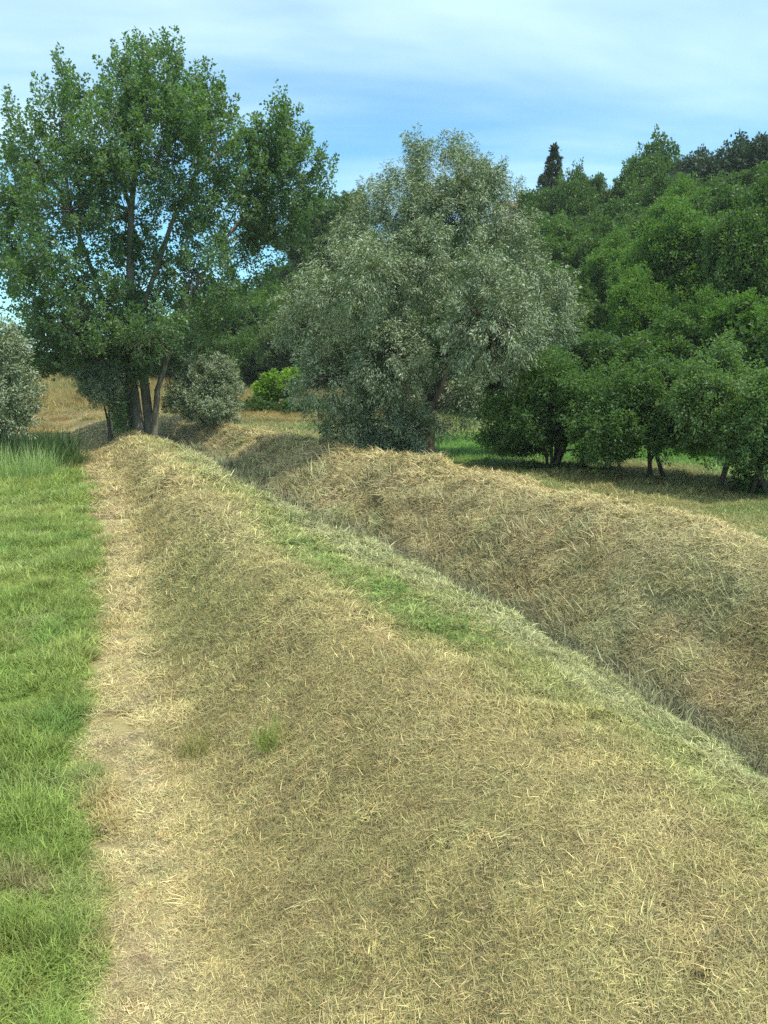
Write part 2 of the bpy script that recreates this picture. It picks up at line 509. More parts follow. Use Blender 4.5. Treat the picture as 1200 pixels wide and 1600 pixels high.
def zone_color(x, y):
    """colour of the growth or soil at a place, sunlit bank tops painted in"""
    k = kcoord(x, y)
    n1_ = fbm(x * .5, y * .5, seed=11); n2 = fbm(x * 1.7, y * 1.7, seed=12); n3 = fbm(x * .16, y * .16, seed=13)
    jit = 0.22 * n2 + 0.25 * n1_
    # left meadow
    c = mixc(np.tile(LUSH, (len(x), 1)), C(.34, .385, .105), sstep(-.1, .9, n1_ + .5 * n2))
    far = sstep(27, 34, y + 3 * n1_)
    dry = mixc(np.tile(DRYGOLD, (len(x), 1)), DULLGREEN, sstep(-.1, .5, n3 + .5 * n1_))
    c = mixc(c, dry, far)
    # path
    pth = mixc(np.tile(STRAW_PALE * 1.0, (len(x), 1)), DIRT * 1.15, sstep(-.3, .6, n2))
    c = mixc(c, pth, sstep(-.12, .16, k + .35 * jit) * (1 - sstep(34, 42, y)))
    # left bank: brown towards its foot, sunlit look of the top put into paler colour
    sl = mixc(np.tile(STRAW, (len(x), 1)), STRAW_BROWN, .85 * sstep(-.1, .9, n1_ + .7 * n2 + .2))
    sl = mixc(sl, OLIVE, 0.6 * sstep(.0, .6, n3 + .6 * n1_ + .25 * sstep(-1, 3, x)))
    c = mixc(c, sl, sstep(.75, 1.25, k + jit))
    c = mixc(c, STRAW_PALE, .75 * sstep(1.5, 2.0, k + .5 * jit) * sstep(9, 14, y + 2 * n1_))
    near = 1 - sstep(9, 14, y + 2 * n1_)
    c = mixc(c, STRAW * 1.05, .5 * sstep(1.4, 2.0, k + .5 * jit) * near)
    c = mixc(c, OLIVE * 1.15, .75 * sstep(1.95, 2.45, k + .7 * jit))
    strip = np.exp(-((k - 2.42 + .25 * n1_) / .26) ** 2) * sstep(6.8, 8.0, y + .6 * n2) * (1 - sstep(11.5, 16, y)) * .65 + .2 * np.exp(-((k - 2.6) / .3) ** 2)
    c = mixc(c, GREEN, np.clip(strip * (.75 + .5 * n2), 0, .95))
    c = mixc(c, SAGE * 1.1, .8 * sstep(2.6, 3.0, k + .3 * jit))
    # ditch and right bank
    c = mixc(c, C(.15, .145, .08), sstep(3.6, 3.95, k + .2 * jit))
    rb = mixc(np.tile(C(.375, .305, .14), (len(x), 1)), SAGE * 1.0, .75 * sstep(0, .6, n1_ + .7 * n3 + .35 * n2 - .5 * (k - 4.35)))
    rb = mixc(rb, STRAW_BROWN, .8 * sstep(.25, .6, fbm(x * .7, y * .7, seed=21)))
    rb = mixc(rb, GREEN * 1.2, .4 * sstep(.35, .7, fbm(x * .6, y * .6, seed=22)))
    c = mixc(c, rb, sstep(4.05, 4.25, k + .3 * jit))
    c = mixc(c, STRAW_PALE, .85 * sstep(4.6, 4.95, k + .35 * jit))  # sunlit crest of the right bank painted as pale straw
    # right meadow
    rm = mixc(np.tile(C(.34, .32, .13), (len(x), 1)), C(.20, .29, .085), sstep(-.35, .3, n3 + .7 * n1_ - .05))
    rm = mixc(rm, C(.13, .27, .045), sstep(24, 28, y + 2 * n1_) * (1 - sstep(34, 40, y)) * sstep(-1, 2, x))
    c = mixc(c, rm, sstep(5.8, 6.35, k + .5 * jit))
    # far ground under the wood and far meadow
    c = mixc(c, mixc(dry, C(.25, .24, .08), sstep(-.2, .5, n1_)), sstep(40, 50, y) * (1 - sstep(-3, 8, x)))
    for i, r in enumerate(RUTS):
        d = line_dist(x, y, r)
        w = (.55 if i < 2 else .9)
        c = mixc(c, STRAW_PALE * .85, .8 * (1 - sstep(w * .5, w * 1.5, d + .35 * n2)) * sstep(24, 28, y))
    # worn patches in the meadow
    for (px, py, r) in ((20, 1380, .22), (62, 1395, .15), (15, 1010, .16)):
        q = pix(px, py, 0)
        c = mixc(c, DIRT, .8 * np.exp(-((x - q[0]) ** 2 + 2.2 * (y - q[1]) ** 2) / r ** 2))
    return np.clip(c, .01, .8), k


def strip(name, ylist, xs_of, label, nx_pts):
    """sheet of ground between two feature lines"""
    ny = len(ylist)
    P = []
    for y in ylist:
        P.append(np.stack((xs_of(y), np.full(nx_pts, y)), -1))
    P = np.concatenate(P)
    z = height(P[:, 0], P[:, 1])
    c, _ = zone_color(P[:, 0], P[:, 1])
    kk = kcoord(P[:, 0], P[:, 1])
    c = c * lerp(1.0, .45, sstep(1.0, 1.6, kk) * (1 - sstep(5.8, 6.5, kk)) * (1 - sstep(40, 50, P[:, 1])))[:, None]  # dark thatch under bank straw, darkened further for shade in the gaps
    V = np.column_stack((P, z))
    i = np.arange(ny - 1)[:, None] * nx_pts + np.arange(nx_pts - 1)[None, :]
    F = np.stack((i, i + 1, i + 1 + nx_pts, i + nx_pts), -1).reshape(-1)
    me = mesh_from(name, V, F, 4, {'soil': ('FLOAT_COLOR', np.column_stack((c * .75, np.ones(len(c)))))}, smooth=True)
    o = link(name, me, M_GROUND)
    return tag(o, label, None, None, 'structure')


def ygrid(y0, y1):
    ys = [y0]
    while ys[-1] < y1:
        ys.append(ys[-1] + max(0.05, 0.010 * abs(ys[-1])) if ys[-1] > 2 else ys[-1] + 0.4)
    ys[-1] = y1
    return np.array(ys)


YG = ygrid(-12, 60)
fx = lambda i, y: float(np.interp(y, YT, TX[i]))
geo = lambda n, p: np.linspace(0, 1, n) ** p
strip('meadow', YG, lambda y: fx(0, y) - (geo(60, 3.2)[::-1]) * 330, 'lush green meadow left of the trodden path', 60)
strip('path', YG, lambda y: np.linspace(fx(0, y), fx(1, y), 10), 'narrow bare path strewn with straw along the foot of the bank', 10)
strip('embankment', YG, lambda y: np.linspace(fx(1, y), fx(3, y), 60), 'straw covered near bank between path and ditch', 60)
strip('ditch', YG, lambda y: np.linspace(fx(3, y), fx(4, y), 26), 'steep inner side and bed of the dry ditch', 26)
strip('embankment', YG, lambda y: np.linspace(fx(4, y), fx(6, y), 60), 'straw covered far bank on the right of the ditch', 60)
strip('field', YG, lambda y: fx(6, y) + geo(70, 3.0) * 330, 'mown yellow green field beyond the right bank', 70)
strip('hillside', np.concatenate((np.arange(60, 130, 2.0), 130 * 1.12 ** np.arange(0, 18))), lambda y: np.concatenate((np.linspace(-850, -160, 8)[:-1], np.linspace(-160, 260, 120), np.linspace(260, 850, 8)[1:])) , 'rising ground under the wood', 134)

# ------------------------------------------------------------------ grass and straw
PROTO = bpy.data.collections.new('blade_clumps')


def blade_proto(name, n, rad, l0, l1, w, inc0, inc1, curl, flow, mat, seed, hgt=0.0):
    """one clump: n bent blades, each three tapering pieces. inc = angle above the ground, flow = spread of headings"""
    r = np.random.default_rng(seed)
    a = r.uniform(0, 2 * np.pi, n); q = rad * np.sqrt(r.random(n))
    base = np.stack((q * np.cos(a), q * np.sin(a), r.random(n) * hgt - 0.005), -1)
    head = r.normal(0, flow, n) + np.where(r.random(n) < .5, 0, np.pi)
    inc = r.uniform(inc0, inc1, n)
    ln = r.uniform(l0, l1, n)
    ww = w * r.uniform(.6, 1.4, n)
    side = np.stack((-np.sin(head), np.cos(head), np.zeros(n)), -1)
    roll = r.uniform(-.7, .7, n)
    side = side * np.cos(roll)[:, None] + np.array((0, 0, 1.)) * np.sin(roll)[:, None]
    pts = [base]
    ang = inc.copy()
    bend = r.uniform(.3, 1, n) * curl
    for s in range(3):
        dd = np.stack((np.cos(ang) * np.cos(head), np.cos(ang) * np.sin(head), np.sin(ang)), -1)
        pts.append(pts[-1] + dd * (ln / 3)[:, None])
        ang = ang - bend
    V, wd = [], (1.0, .95, .7, .08)
    for p, k in zip(pts, wd):
        V.append(p - side * (ww * k / 2)[:, None]); V.append(p + side * (ww * k / 2)[:, None])
    V = np.stack(V, 1)                                        # n,8,3
    b = np.arange(n)[:, None] * 8
    F = np.concatenate([b + np.array((2 * s, 2 * s + 1, 2 * s + 3, 2 * s + 2)) for s in range(3)], 1).reshape(-1)
    rnd = np.repeat(np.clip(r.normal(.5, .24, n), 0, 1), 8)
    me = mesh_from(name, V.reshape(-1, 3), F, 4, {'rnd': ('FLOAT', rnd)})
    me.materials.append(mat)
    o = bpy.data.objects.new(name, me)
    return o


def proto_set(name, count, **kw):
    c = bpy.data.collections.new(name)
    for i in range(count):
        c.objects.link(blade_proto('%s_%02d' % (name, i), seed=100 + 13 * i + len(name), **kw))
    return c


def gn_tree(coll):
    ng = bpy.data.node_groups.new('scatter_' + coll.name, 'GeometryNodeTree')
    ng.interface.new_socket('Geometry', in_out='INPUT', socket_type='NodeSocketGeometry')
    ng.interface.new_socket('Geometry', in_out='OUTPUT', socket_type='NodeSocketGeometry')
    n, l = ng.nodes, ng.links
    gi, go = n.new('NodeGroupInput'), n.new('NodeGroupOutput')
    ci = n.new('GeometryNodeCollectionInfo'); ci.inputs['Collection'].default_value = coll
    ci.inputs['Separate Children'].default_value = True; ci.inputs['Reset Children'].default_value = True
    ip = n.new('GeometryNodeInstanceOnPoints'); ip.inputs['Pick Instance'].default_value = True

    def na(nm, t):
        a = n.new('GeometryNodeInputNamedAttribute'); a.data_type = t; a.inputs['Name'].default_value = nm
        return [s for s in a.outputs if s.enabled and s.name == 'Attribute'][0]
    l.new(gi.outputs[0], ip.inputs['Points'])
    l.new(ci.outputs[0], ip.inputs['Instance'])
    l.new(na('pick', 'INT'), ip.inputs['Instance Index'])
    l.new(na('turn', 'FLOAT_VECTOR'), ip.inputs['Rotation'])
    l.new(na('size', 'FLOAT_VECTOR'), ip.inputs['Scale'])
    l.new(ip.outputs[0], go.inputs[0])
    return ng


GN = {}


def scatter(name, x, y, coll, scale, colr, heading, label, cat=None, upright=0.0, zoff=0.0, group=None):
    n = len(x)
    z = height(x, y) + zoff
    nn = normals(x, y)
    nn = nn * (1 - upright) + np.array((0, 0, 1.)) * upright
    nn /= np.linalg.norm(nn, axis=1, keepdims=True)
    t = np.stack((np.cos(heading), np.sin(heading), np.zeros(n)), -1)
    t -= nn * (t * nn).sum(1, keepdims=True); t /= np.linalg.norm(t, axis=1, keepdims=True)
    b = np.cross(nn, t)
    rot = np.stack((np.arctan2(b[:, 2], nn[:, 2]), -np.arcsin(np.clip(t[:, 2], -1, 1)), np.arctan2(t[:, 1], t[:, 0])), -1)
    if np.ndim(scale) == 1:
        scale = np.stack((scale,) * 3, -1)
    me = mesh_from(name, np.column_stack((x, y, z)), None, 4, {
        'turn': ('FLOAT_VECTOR', rot), 'size': ('FLOAT_VECTOR', scale),
        'pick': ('INT', rng.integers(0, len(coll.objects), n)),
        'tint': ('FLOAT_COLOR', np.column_stack((colr, np.ones(n))))})
    o = link(name, me)
    if coll.name not in GN:
        GN[coll.name] = gn_tree(coll)
    mod = o.modifiers.new('scatter', 'NODES'); mod.node_group = GN[coll.name]
    tag(o, label, cat, group, 'stuff')
    return o


def sample(y0, y1, dens, x0=None, x1=None, slope=0.72, pad=2.5):
    """random places in the part of the ground that can be seen, dens per square metre"""
    xm = slope * y1 + pad
    a, b = (-xm if x0 is None else x0), (xm if x1 is None else x1)
    n = int((y1 - y0) * (b - a) * dens)
    x = rng.uniform(a, b, n); y = rng.uniform(y0, y1, n)
    ok = np.abs(x) < slope * y + pad
    return x[ok], y[ok]


S_LIE = proto_set('cut_straw', 6, n=120, rad=.16, l0=.03, l1=.125, w=.0046, inc0=-.08, inc1=.65, curl=.2, flow=1.2, mat=M_STRAW, hgt=.03)
S_UP = proto_set('straw_stubble', 4, n=40, rad=.11, l0=.04, l1=.15, w=.0040, inc0=.5, inc1=1.5, curl=.25, flow=1.4, mat=M_STRAW)
G_CUT = proto_set('cut_green', 4, n=60, rad=.16, l0=.07, l1=.24, w=.006, inc0=.0, inc1=.6, curl=.3, flow=.8, mat=M_GRASS, hgt=.02)
G_LUSH = proto_set('lush_grass', 6, n=70, rad=.15, l0=.08, l1=.26, w=.0075, inc0=.5, inc1=1.45, curl=.42, flow=1.6, mat=M_GRASS)
S_WISP = proto_set('straw_wisp', 4, n=22, rad=.07, l0=.10, l1=.28, w=.0048, inc0=-.03, inc1=.3, curl=.14, flow=.28, mat=M_STRAW, hgt=.02)
S_GREEN = proto_set('green_shoots', 3, n=14, rad=.06, l0=.06, l1=.2, w=.006, inc0=.7, inc1=1.5, curl=.25, flow=1.6, mat=M_GRASS)
G_SHORT = proto_set('short_grass', 4, n=60, rad=.2, l0=.05, l1=.14, w=.006, inc0=.5, inc1=1.5, curl=.3, flow=1.6, mat=M_GRASS)
G_TALL = proto_set('tall_grass', 4, n=60, rad=.28, l0=.3, l1=.8, w=.010, inc0=.9, inc1=1.5, curl=.22, flow=1.6, mat=M_GRASS)


def flow_heading(x, y):
    """lie of the mown straw: down the slope, in swirls"""
    return 0.35 + 1.6 * fbm(x * .9, y * .9, seed=31) + 1.6 * vnoise(x * 2.9, y * 2.9, seed=33) + rng.normal(0, .6, len(x))


def band(fn, bands, kmask):
    X, Y, S = [], [], []
    for (y0, y1, dens, s) in bands:
        x, y = fn(y0, y1, dens)
        k = kcoord(x, y)
        m = kmask(k, x, y)
        X.append(x[m]); Y.append(y[m]); S.append(np.full(m.sum(), s))
    return np.concatenate(X), np.concatenate(Y), np.concatenate(S)


def jcol(c, s=.22):
    return np.clip(c * (1 + rng.normal(0, s, (len(c), 1))) * (1 + rng.normal(0, .04, c.shape)), .005, .9)


BANDS = [(2.6, 5.5, 480, .60), (5.5, 8, 320, .74), (8, 12, 165, 1.0), (12, 19, 70, 1.5), (19, 42, 22, 2.4)]
# near bank and ditch side
x, y, s = band(sample, BANDS, lambda k, x, y: (k > .75 + .25 * vnoise(x * 2, y * 2, seed=40)) & (k < 3.6) & (rng.random(len(x)) < 1.2 - 1.0 * sstep(.1, .7, fbm(x * 3.4, y * 3.4, seed=61))))
c, k = zone_color(x, y)
c = c * (1 + .22 * fbm(x * 2.6, y * 2.6, seed=62))[:, None]
scatter('dry_straw', x, y, S_LIE, s * rng.uniform(.75, 1.25, len(x)), jcol(c), flow_heading(x, y), 'matted cut straw covering the near bank', 'straw')
# straw on the path, thinner
x, y, s = band(sample, BANDS, lambda k, x, y: (k > -.12) & (k < 1.1) & (rng.random(len(x)) < .42 + .4 * vnoise(x * 1.5, y * 1.5, seed=41)))
c, k = zone_color(x, y)
scatter('straw_litter', x, y, S_LIE, s * rng.uniform(.7, 1.2, len(x)) * .9, jcol(mixc(c, STRAW_PALE, np.full(len(x), .4))), 1.9 + rng.normal(0, .8, len(x)), 'loose pale straw scattered over the path', 'straw')
# stubble standing in the near bank
x, y, s = band(sample, [(a, b, d * .4, e * .8) for a, b, d, e in BANDS], lambda k, x, y: (k > .95) & (k < 3.4) & (vnoise(x * 1.3, y * 1.3, seed=42) > -.25 + .4 * (k > 1.7)))
c, k = zone_color(x, y)
scatter('straw_stubble', x, y, S_UP, s * rng.uniform(.7, 1.4, len(x)), jcol(mixc(c, OLIVE, np.full(len(x), .25)), .22), rng.uniform(0, 6.3, len(x)), 'upright dry stubble poking through the straw of the near bank', 'stubble', upright=.5)
# fresh green cuttings along the shoulder of the near bank
x, y, s = band(sample, [(a, b, d * .5, e) for a, b, d, e in BANDS], lambda k, x, y: rng.random(len(x)) < (np.exp(-((k - 2.42 + .25 * fbm(x * .5, y * .5, seed=11)) / .22) ** 2) * sstep(7.0, 8.0, y) * (1 - sstep(10.3, 12.5, y)) * (.75 + .8 * vnoise(x * 1.4, y * 1.4, seed=43)) + .05 * sstep(2.0, 2.5, k) * (1 - sstep(3.2, 3.5, k))))
c = mixc(np.tile(C(.10, .21, .035), (len(x), 1)), C(.24, .31, .08), rng.random(len(x)) ** 1.5)
scatter('green_cuttings', x, y, G_CUT, s * rng.uniform(.7, 1.2, len(x)), jcol(c), flow_heading(x, y) + .8, 'strip of fresh green cuttings along the shoulder of the near bank', 'grass')
# right bank and ditch bed
x, y, s = band(sample, [(6, 9, 170, .9), (9, 14, 110, 1.2), (14, 20, 56, 1.6), (20, 46, 20, 2.5)], lambda k, x, y: (k > 3.6) & (k < 6.15 + .3 * vnoise(x * 2, y * 2, seed=44)))
c, k = zone_color(x, y)
scatter('dry_straw', x, y, S_LIE, s * rng.uniform(.75, 1.25, len(x)), jcol(c), 2.6 + flow_heading(x, y), 'matted straw and withered grass covering the right bank', 'straw')
x, y, s = band(sample, [(6, 9, 40, 1.2), (9, 14, 30, 1.6), (14, 20, 16, 2.1), (20, 40, 5, 3.0)], lambda k, x, y: (k > 3.5) & (k < 4.75) & (rng.random(len(x)) < .25 + .9 * np.exp(-((k - 4.0) / .18) ** 2) + .5 * vnoise(x * .8, y * .8, seed=45)))
c, k = zone_color(x, y)
scatter('withered_grass', x, y, S_UP, s * rng.uniform(.9, 1.7, len(x)), jcol(mixc(c, C(.25, .26, .13), np.full(len(x), .6)), .2), rng.uniform(0, 6.3, len(x)), 'grey green withered grass lining the bed of the ditch', 'grass', upright=.4)
# left meadow
x, y, s = band(lambda a, b, d: sample(a, b, d, x1=0.0), [(3, 6, 260, .72), (6, 9, 180, .9), (9, 14, 100, 1.15), (14, 21, 56, 1.5), (21, 33, 24, 2.1)],
               lambda k, x, y: (k < -.02 + .38 * vnoise(x * 1.3, y * 1.3, seed=46) + .35 * vnoise(x * 4.5, y * 4.5, seed=47)) & (rng.random(len(x)) < 1.15 + .8 * fbm(x * 1.1, y * 1.1, seed=49)))
c, k = zone_color(x, y)
tall = .85 * np.clip(.85 + .6 * fbm(x * .8, y * .8, seed=48) + .45 * vnoise(x * 3.1, y * 3.1, seed=52), .45, 1.8) * lerp(.65, 1.0, sstep(0, .5, -k))
c = mixc(c, C(.33, .39, .13), .8 * sstep(.05, .7, fbm(x * 1.3, y * 1.3, seed=53))); c = mixc(c, C(.16, .275, .06), .7 * sstep(.2, .7, fbm(x * 1.1, y * 1.1, seed=54)))
scatter('meadow_grass', x, y, G_LUSH, np.stack((s, s, s * tall * lerp(1, .75, sstep(8, 25, y))), -1) * rng.uniform(.8, 1.2, (len(x), 1)), jcol(c, .2), rng.uniform(0, 6.3, len(x)), 'lush green grass of the left meadow', 'grass', upright=.6)
x, y, s = band(lambda a, b, d: sample(a, b, d, x1=0.0), [(3, 8, 5, .55), (8, 16, 2.2, .6), (16, 30, .8, .75)], lambda k, x, y: (k < -.1) & (vnoise(x * .9, y * .9, seed=71) > -.1))
c, k = zone_color(x, y)
scatter('meadow_tufts', x, y, G_TALL, np.stack((s * .55, s * .55, s * .75), -1) * rng.uniform(.5, 1.1, (len(x), 1)), jcol(mixc(c, C(.34, .40, .13), rng.random(len(x)) * .8), .2), rng.uniform(0, 6.3, len(x)), 'taller loose grass tufts dotted over the left meadow', 'grass', upright=.7)
# wisps of longer straw left lying on the banks
x, y, s = band(sample, [(2.6, 6, 10, .6), (6, 10, 8, .85), (10, 18, 4, 1.3)], lambda k, x, y: (k > .3) & (k < 6) & (vnoise(x * 1.1, y * 1.1, seed=73) > -.3))
c, k = zone_color(x, y)
scatter('straw_wisps', x, y, S_WISP, s * rng.uniform(.5, 1.15, len(x)), jcol(mixc(c, STRAW_PALE * 1.1, np.full(len(x), .5)), .2), flow_heading(x, y) + rng.normal(0, .8, len(x)), 'wisps of longer pale straw left lying on the banks and path', 'straw', zoff=.02)
# small green weeds coming through the straw
x, y, s = band(sample, [(3, 8, 3.0, .5), (8, 16, 1.2, .8)], lambda k, x, y: (k > 1.1) & (k < 3.2) & (vnoise(x * .8, y * .8, seed=72) > .05))
scatter('bank_weeds', x, y, S_GREEN, s * rng.uniform(.4, 1.1, len(x)), jcol(mixc(np.tile(C(.16, .25, .05), (len(x), 1)), C(.30, .33, .10), rng.random(len(x))), .2), rng.uniform(0, 6.3, len(x)), 'small green shoots coming up through the straw of the near bank', 'weeds', upright=.6)
# right meadow
x, y, s = band(lambda a, b, d: sample(a, b, d, x0=-8.0), [(12, 20, 26, 2.0), (20, 34, 11, 3.0), (34, 60, 3.5, 4.5)], lambda k, x, y: (k > 5.95) & (x > -9))
c, k = zone_color(x, y)
scatter('field_grass', x, y, G_SHORT, np.stack((s, s, s * .38), -1) * rng.uniform(.8, 1.2, (len(x), 1)), jcol(c), rng.uniform(0, 6.3, len(x)), 'short yellowing grass of the field behind the right bank', 'grass', upright=.6)
# far meadow on the left
x, y, s = band(lambda a, b, d: sample(a, b, d, x1=2.0), [(30, 46, 7, 2.6), (46, 70, 3.5, 3.6), (70, 112, 1.3, 5.0)], lambda k, x, y: (k < 1.2) | (y > 44))
ok = np.ones(len(x), bool)
for i, r in enumerate(RUTS):
    ok &= line_dist(x, y, r) > .3 + .6 * rng.random(len(x))
x, y, s = x[ok], y[ok], s[ok]
c, k = zone_color(x, y)
hgt = lerp(.35, 1.0, sstep(50, 58, y + 3 * vnoise(x * .2, y * .2, seed=50)))
scatter('tall_dry_grass', x, y, G_TALL, np.stack((s * .8, s * .8, s * .42 * hgt), -1) * rng.uniform(.8, 1.2, (len(x), 1)), jcol(c), rng.uniform(0, 6.3, len(x)), 'golden uncut grass of the far meadow left of the poplar', 'grass', upright=.8)

# ------------------------------------------------------------------ trees
def unit(v):
    return v / (np.linalg.norm(v, axis=-1, keepdims=True) + 1e-9)


def leaves_mesh(name, pos, axis, length, width, rnd, seed=0):
    """one folded four-cornered leaf for each position"""
    r = np.random.default_rng(seed)
    n = len(pos)
    axis = unit(axis)
    side = unit(np.cross(axis, unit(r.normal(0, 1, (n, 3)) + np.array((0, 0, .6)))))
    nor = np.cross(side, axis)
    flip = np.where(nor[:, 2] < 0, -1, 1)[:, None] * np.where(r.random(n) < .07, -1, 1)[:, None]
    side = side * flip; nor = nor * flip
    L = (length * r.uniform(.65, 1.3, n))[:, None]; W = (width * r.uniform(.7, 1.25, n))[:, None]
    mid = pos + axis * L * .42
    V = np.stack((pos, mid + side * W * .5 + nor * W * .12, pos + axis * L - nor * L * .12, mid - side * W * .5 + nor * W * .12), 1)
    F = (np.arange(n)[:, None] * 4 + np.array((0, 3, 2, 1))[None]).reshape(-1)
    return mesh_from(name, V.reshape(-1, 3), F, 4, {'rnd': ('FLOAT', np.repeat(np.clip(rnd, 0, 1), 4))})


def lobes_to_leaves(lobes, seed, sprays, per, slen, srad, up, droop, rnd_j=.22, inner=.45, jag=.32, tip_up=0.0):
    """leafy sprays spread through ellipsoid lobes. lobe = (centre, radii, weight)"""
    r = np.random.default_rng(seed)
    PO, AX, RN, tips = [], [], [], []
    for (cn, ra, wgt) in lobes:
        cn = np.array(cn, float); ra = np.array(ra, float)
        m = max(3, int(sprays * wgt))
        d = unit(r.normal(0, 1, (m, 3)))
        rho = inner + (1 - inner) * r.random(m) ** .55
        nz = fbm(d[:, 0] * 2.2 + cn[0], d[:, 1] * 2.2 + cn[1], d[:, 2] * 2.2 + cn[2], seed=seed + 5)
        rho = rho * (1 + jag * nz)
        o = cn + d * ra * rho[:, None]
        nout = unit(d / ra)
        sd_ = unit(nout * .8 + np.array((0, 0, 1.)) * (up + tip_up * np.clip(d[:, 2:3], 0, 1)) - np.array((0, 0, 1.)) * droop * np.clip(.4 - d[:, 2:3], 0, 1.4) + r.normal(0, .35, (m, 3)))
        ln = slen * r.uniform(.6, 1.3, m)
        o = o - sd_ * ln[:, None] * .5
        tips.append(np.concatenate((o, sd_ * ln[:, None]), 1))
        cnt = np.maximum(4, (per * r.uniform(.6, 1.4, m)).astype(int))
        idx = np.repeat(np.arange(m), cnt)
        n = len(idx)
        t = r.random(n) ** .8
        perp = r.normal(0, 1, (n, 3)); perp -= sd_[idx] * (perp * sd_[idx]).sum(1, keepdims=True)
        p = o[idx] + sd_[idx] * (ln[idx] * t)[:, None] + perp * (srad * (1.05 - .75 * t))[:, None]
        p[:, 2] -= droop * .12 * slen * t ** 2
        ax = unit(sd_[idx] * .75 + unit(perp) * .8 - np.array((0, 0, 1.)) * droop * .5 + r.normal(0, .35, (n, 3)))
        tone = np.clip(.5 + .16 * r.normal(0, 1, m), 0, 1)[idx]
        PO.append(p); AX.append(ax); RN.append(tone + r.normal(0, rnd_j, n))
    return np.concatenate(PO), np.concatenate(AX), np.concatenate(RN), np.concatenate(tips)


def bez(a, b, c, n):
    t = np.linspace(0, 1, n)[:, None]
    return (1 - t) ** 2 * a + 2 * t * (1 - t) * b + t * t * c


def limb_mesh(mb, a, c, r0, r1, seed, rise=.5, n=7, sides=6):
    a, c = np.array(a, float), np.array(c, float)
    rr = np.random.default_rng(seed)
    b = a * .5 + c * .5 + np.array((0, 0, rise * np.linalg.norm(c - a) * .3)) + rr.normal(0, .06, 3) * np.linalg.norm(c - a)
    p = bez(a, b, c, n)
    mb.tube(p, np.linspace(r0, r1, n), sides, .12, seed)
    return p


def tree(name, base, lobes, trunks, leaf_mat, bark, label, cat='tree', group=None, seed=1, sprays=60, per=40, slen=.9, srad=.16,
         leaf=(.12, .09), up=.4, droop=0., twig=.25, limb_r=.07, limbs=True, sat=0, zmin=0, **kw):
    """trunks: list of ([points], [radii]); lobes in place coordinates"""
    root = bpy.data.objects.new(name, None); COL.objects.link(root)
    root.empty_display_size = .3
    base = np.array(base, float)
    root.location = base
    tag(root, label, cat, group)
    lob = [(np.array(cn) - base, ra, w) for cn, ra, w in lobes]
    nl = len(lob)
    rs = np.random.default_rng(seed + 77)
    for cn, ra, w in lob[:nl]:
        for j in range(sat):                       # smaller clumps that break the outline
            d_ = unit(rs.normal(0, 1, 3) + np.array((0, 0, .35)))
            f_ = rs.uniform(.26, .46)
            lob.append((cn + d_ * np.array(ra) * rs.uniform(.85, 1.12), tuple(np.array(ra) * f_ * np.array((1, 1, rs.uniform(.8, 1.5)))), w * .16))
    P, A, R, T = lobes_to_leaves(lob, seed, sprays, per, slen, srad, up, droop, **kw)
    if zmin:                                           # browsed or mown clear below this height
        keep = P[:, 2] > zmin * (1 + .35 * vnoise(P[:, 0] * .9, P[:, 1] * .9, seed=seed)) + rs.normal(0, .06, len(P))
        P, A, R = P[keep], A[keep], R[keep]
    me = leaves_mesh(name + '_leaves', P, A, leaf[0], leaf[1], R, seed)
    link('crown', me, leaf_mat, root)
    ends = []
    for i, (pts, rad) in enumerate(trunks):
        mb = MB()
        pp = [np.array(p) - base for p in pts]
        pp = [pp[0] - np.array((0, 0, .25))] + pp
        rad = [rad[0] * 1.35] + list(rad)
        mb.tube(pp, rad, 10, .18, seed + i)
        mb.build('trunk', bark, root)
        ends += [(p, q) for p, q in zip(pp[1:], rad[1:])][1:]
    # limbs reach from the nearest lower trunk point to each lobe, twigs on to some sprays
    if not ends or not limbs:
        return root
    k = 0
    tw = MB()
    for i, (cn, ra, w) in enumerate(lob[:nl]):
        cand = [e for e in ends if e[0][2] < cn[2] + .2] or ends
        e = min(cand, key=lambda q: np.linalg.norm((q[0] - cn) * np.array((1, 1, .7))))
        mb = MB()
        rr0 = min(e[1] * .75, limb_r * (0.7 + .5 * w))
        limb_mesh(mb, e[0], cn, rr0, rr0 * .4, seed + 31 * i, sides=7)
        m = max(3, int(sprays * w))
        sub = T[k:k + m]; k += m
        st = max(1, int(1 / max(twig, 1e-3)))
        for j in range(0, m, st):
            s0, s1 = sub[j, :3], sub[j, :3] + sub[j, 3:] * .8
            mid = cn * .7 + s0 * .3 - np.array((0, 0, .1))
            tw.tube([mid * .2 + cn * .8, mid * .5 + s0 * .5, s0, s1], [rr0 * .3, rr0 * .2, rr0 * .14, .006], 4, 0, j)
        mb.build('limb', bark, root)
    if tw.v:
        tag(tw.build('twigs', bark, root), kind='stuff')
    return root


def lobe_px(px, py, rx, ry, y, depth=None, w=1.0):
    """a crown lobe of rx by ry photo pixels standing at distance y"""
    c_ = pixy(px, py, y)
    s_ = y / FPX
    return (c_, (rx * s_, (depth if depth else .5 * (rx + ry) * s_), ry * s_), w)


def ground_at(px, y):
    p = pixy(px, 600, y)
    return np.array((p[0], y, hz(p[0], y)))


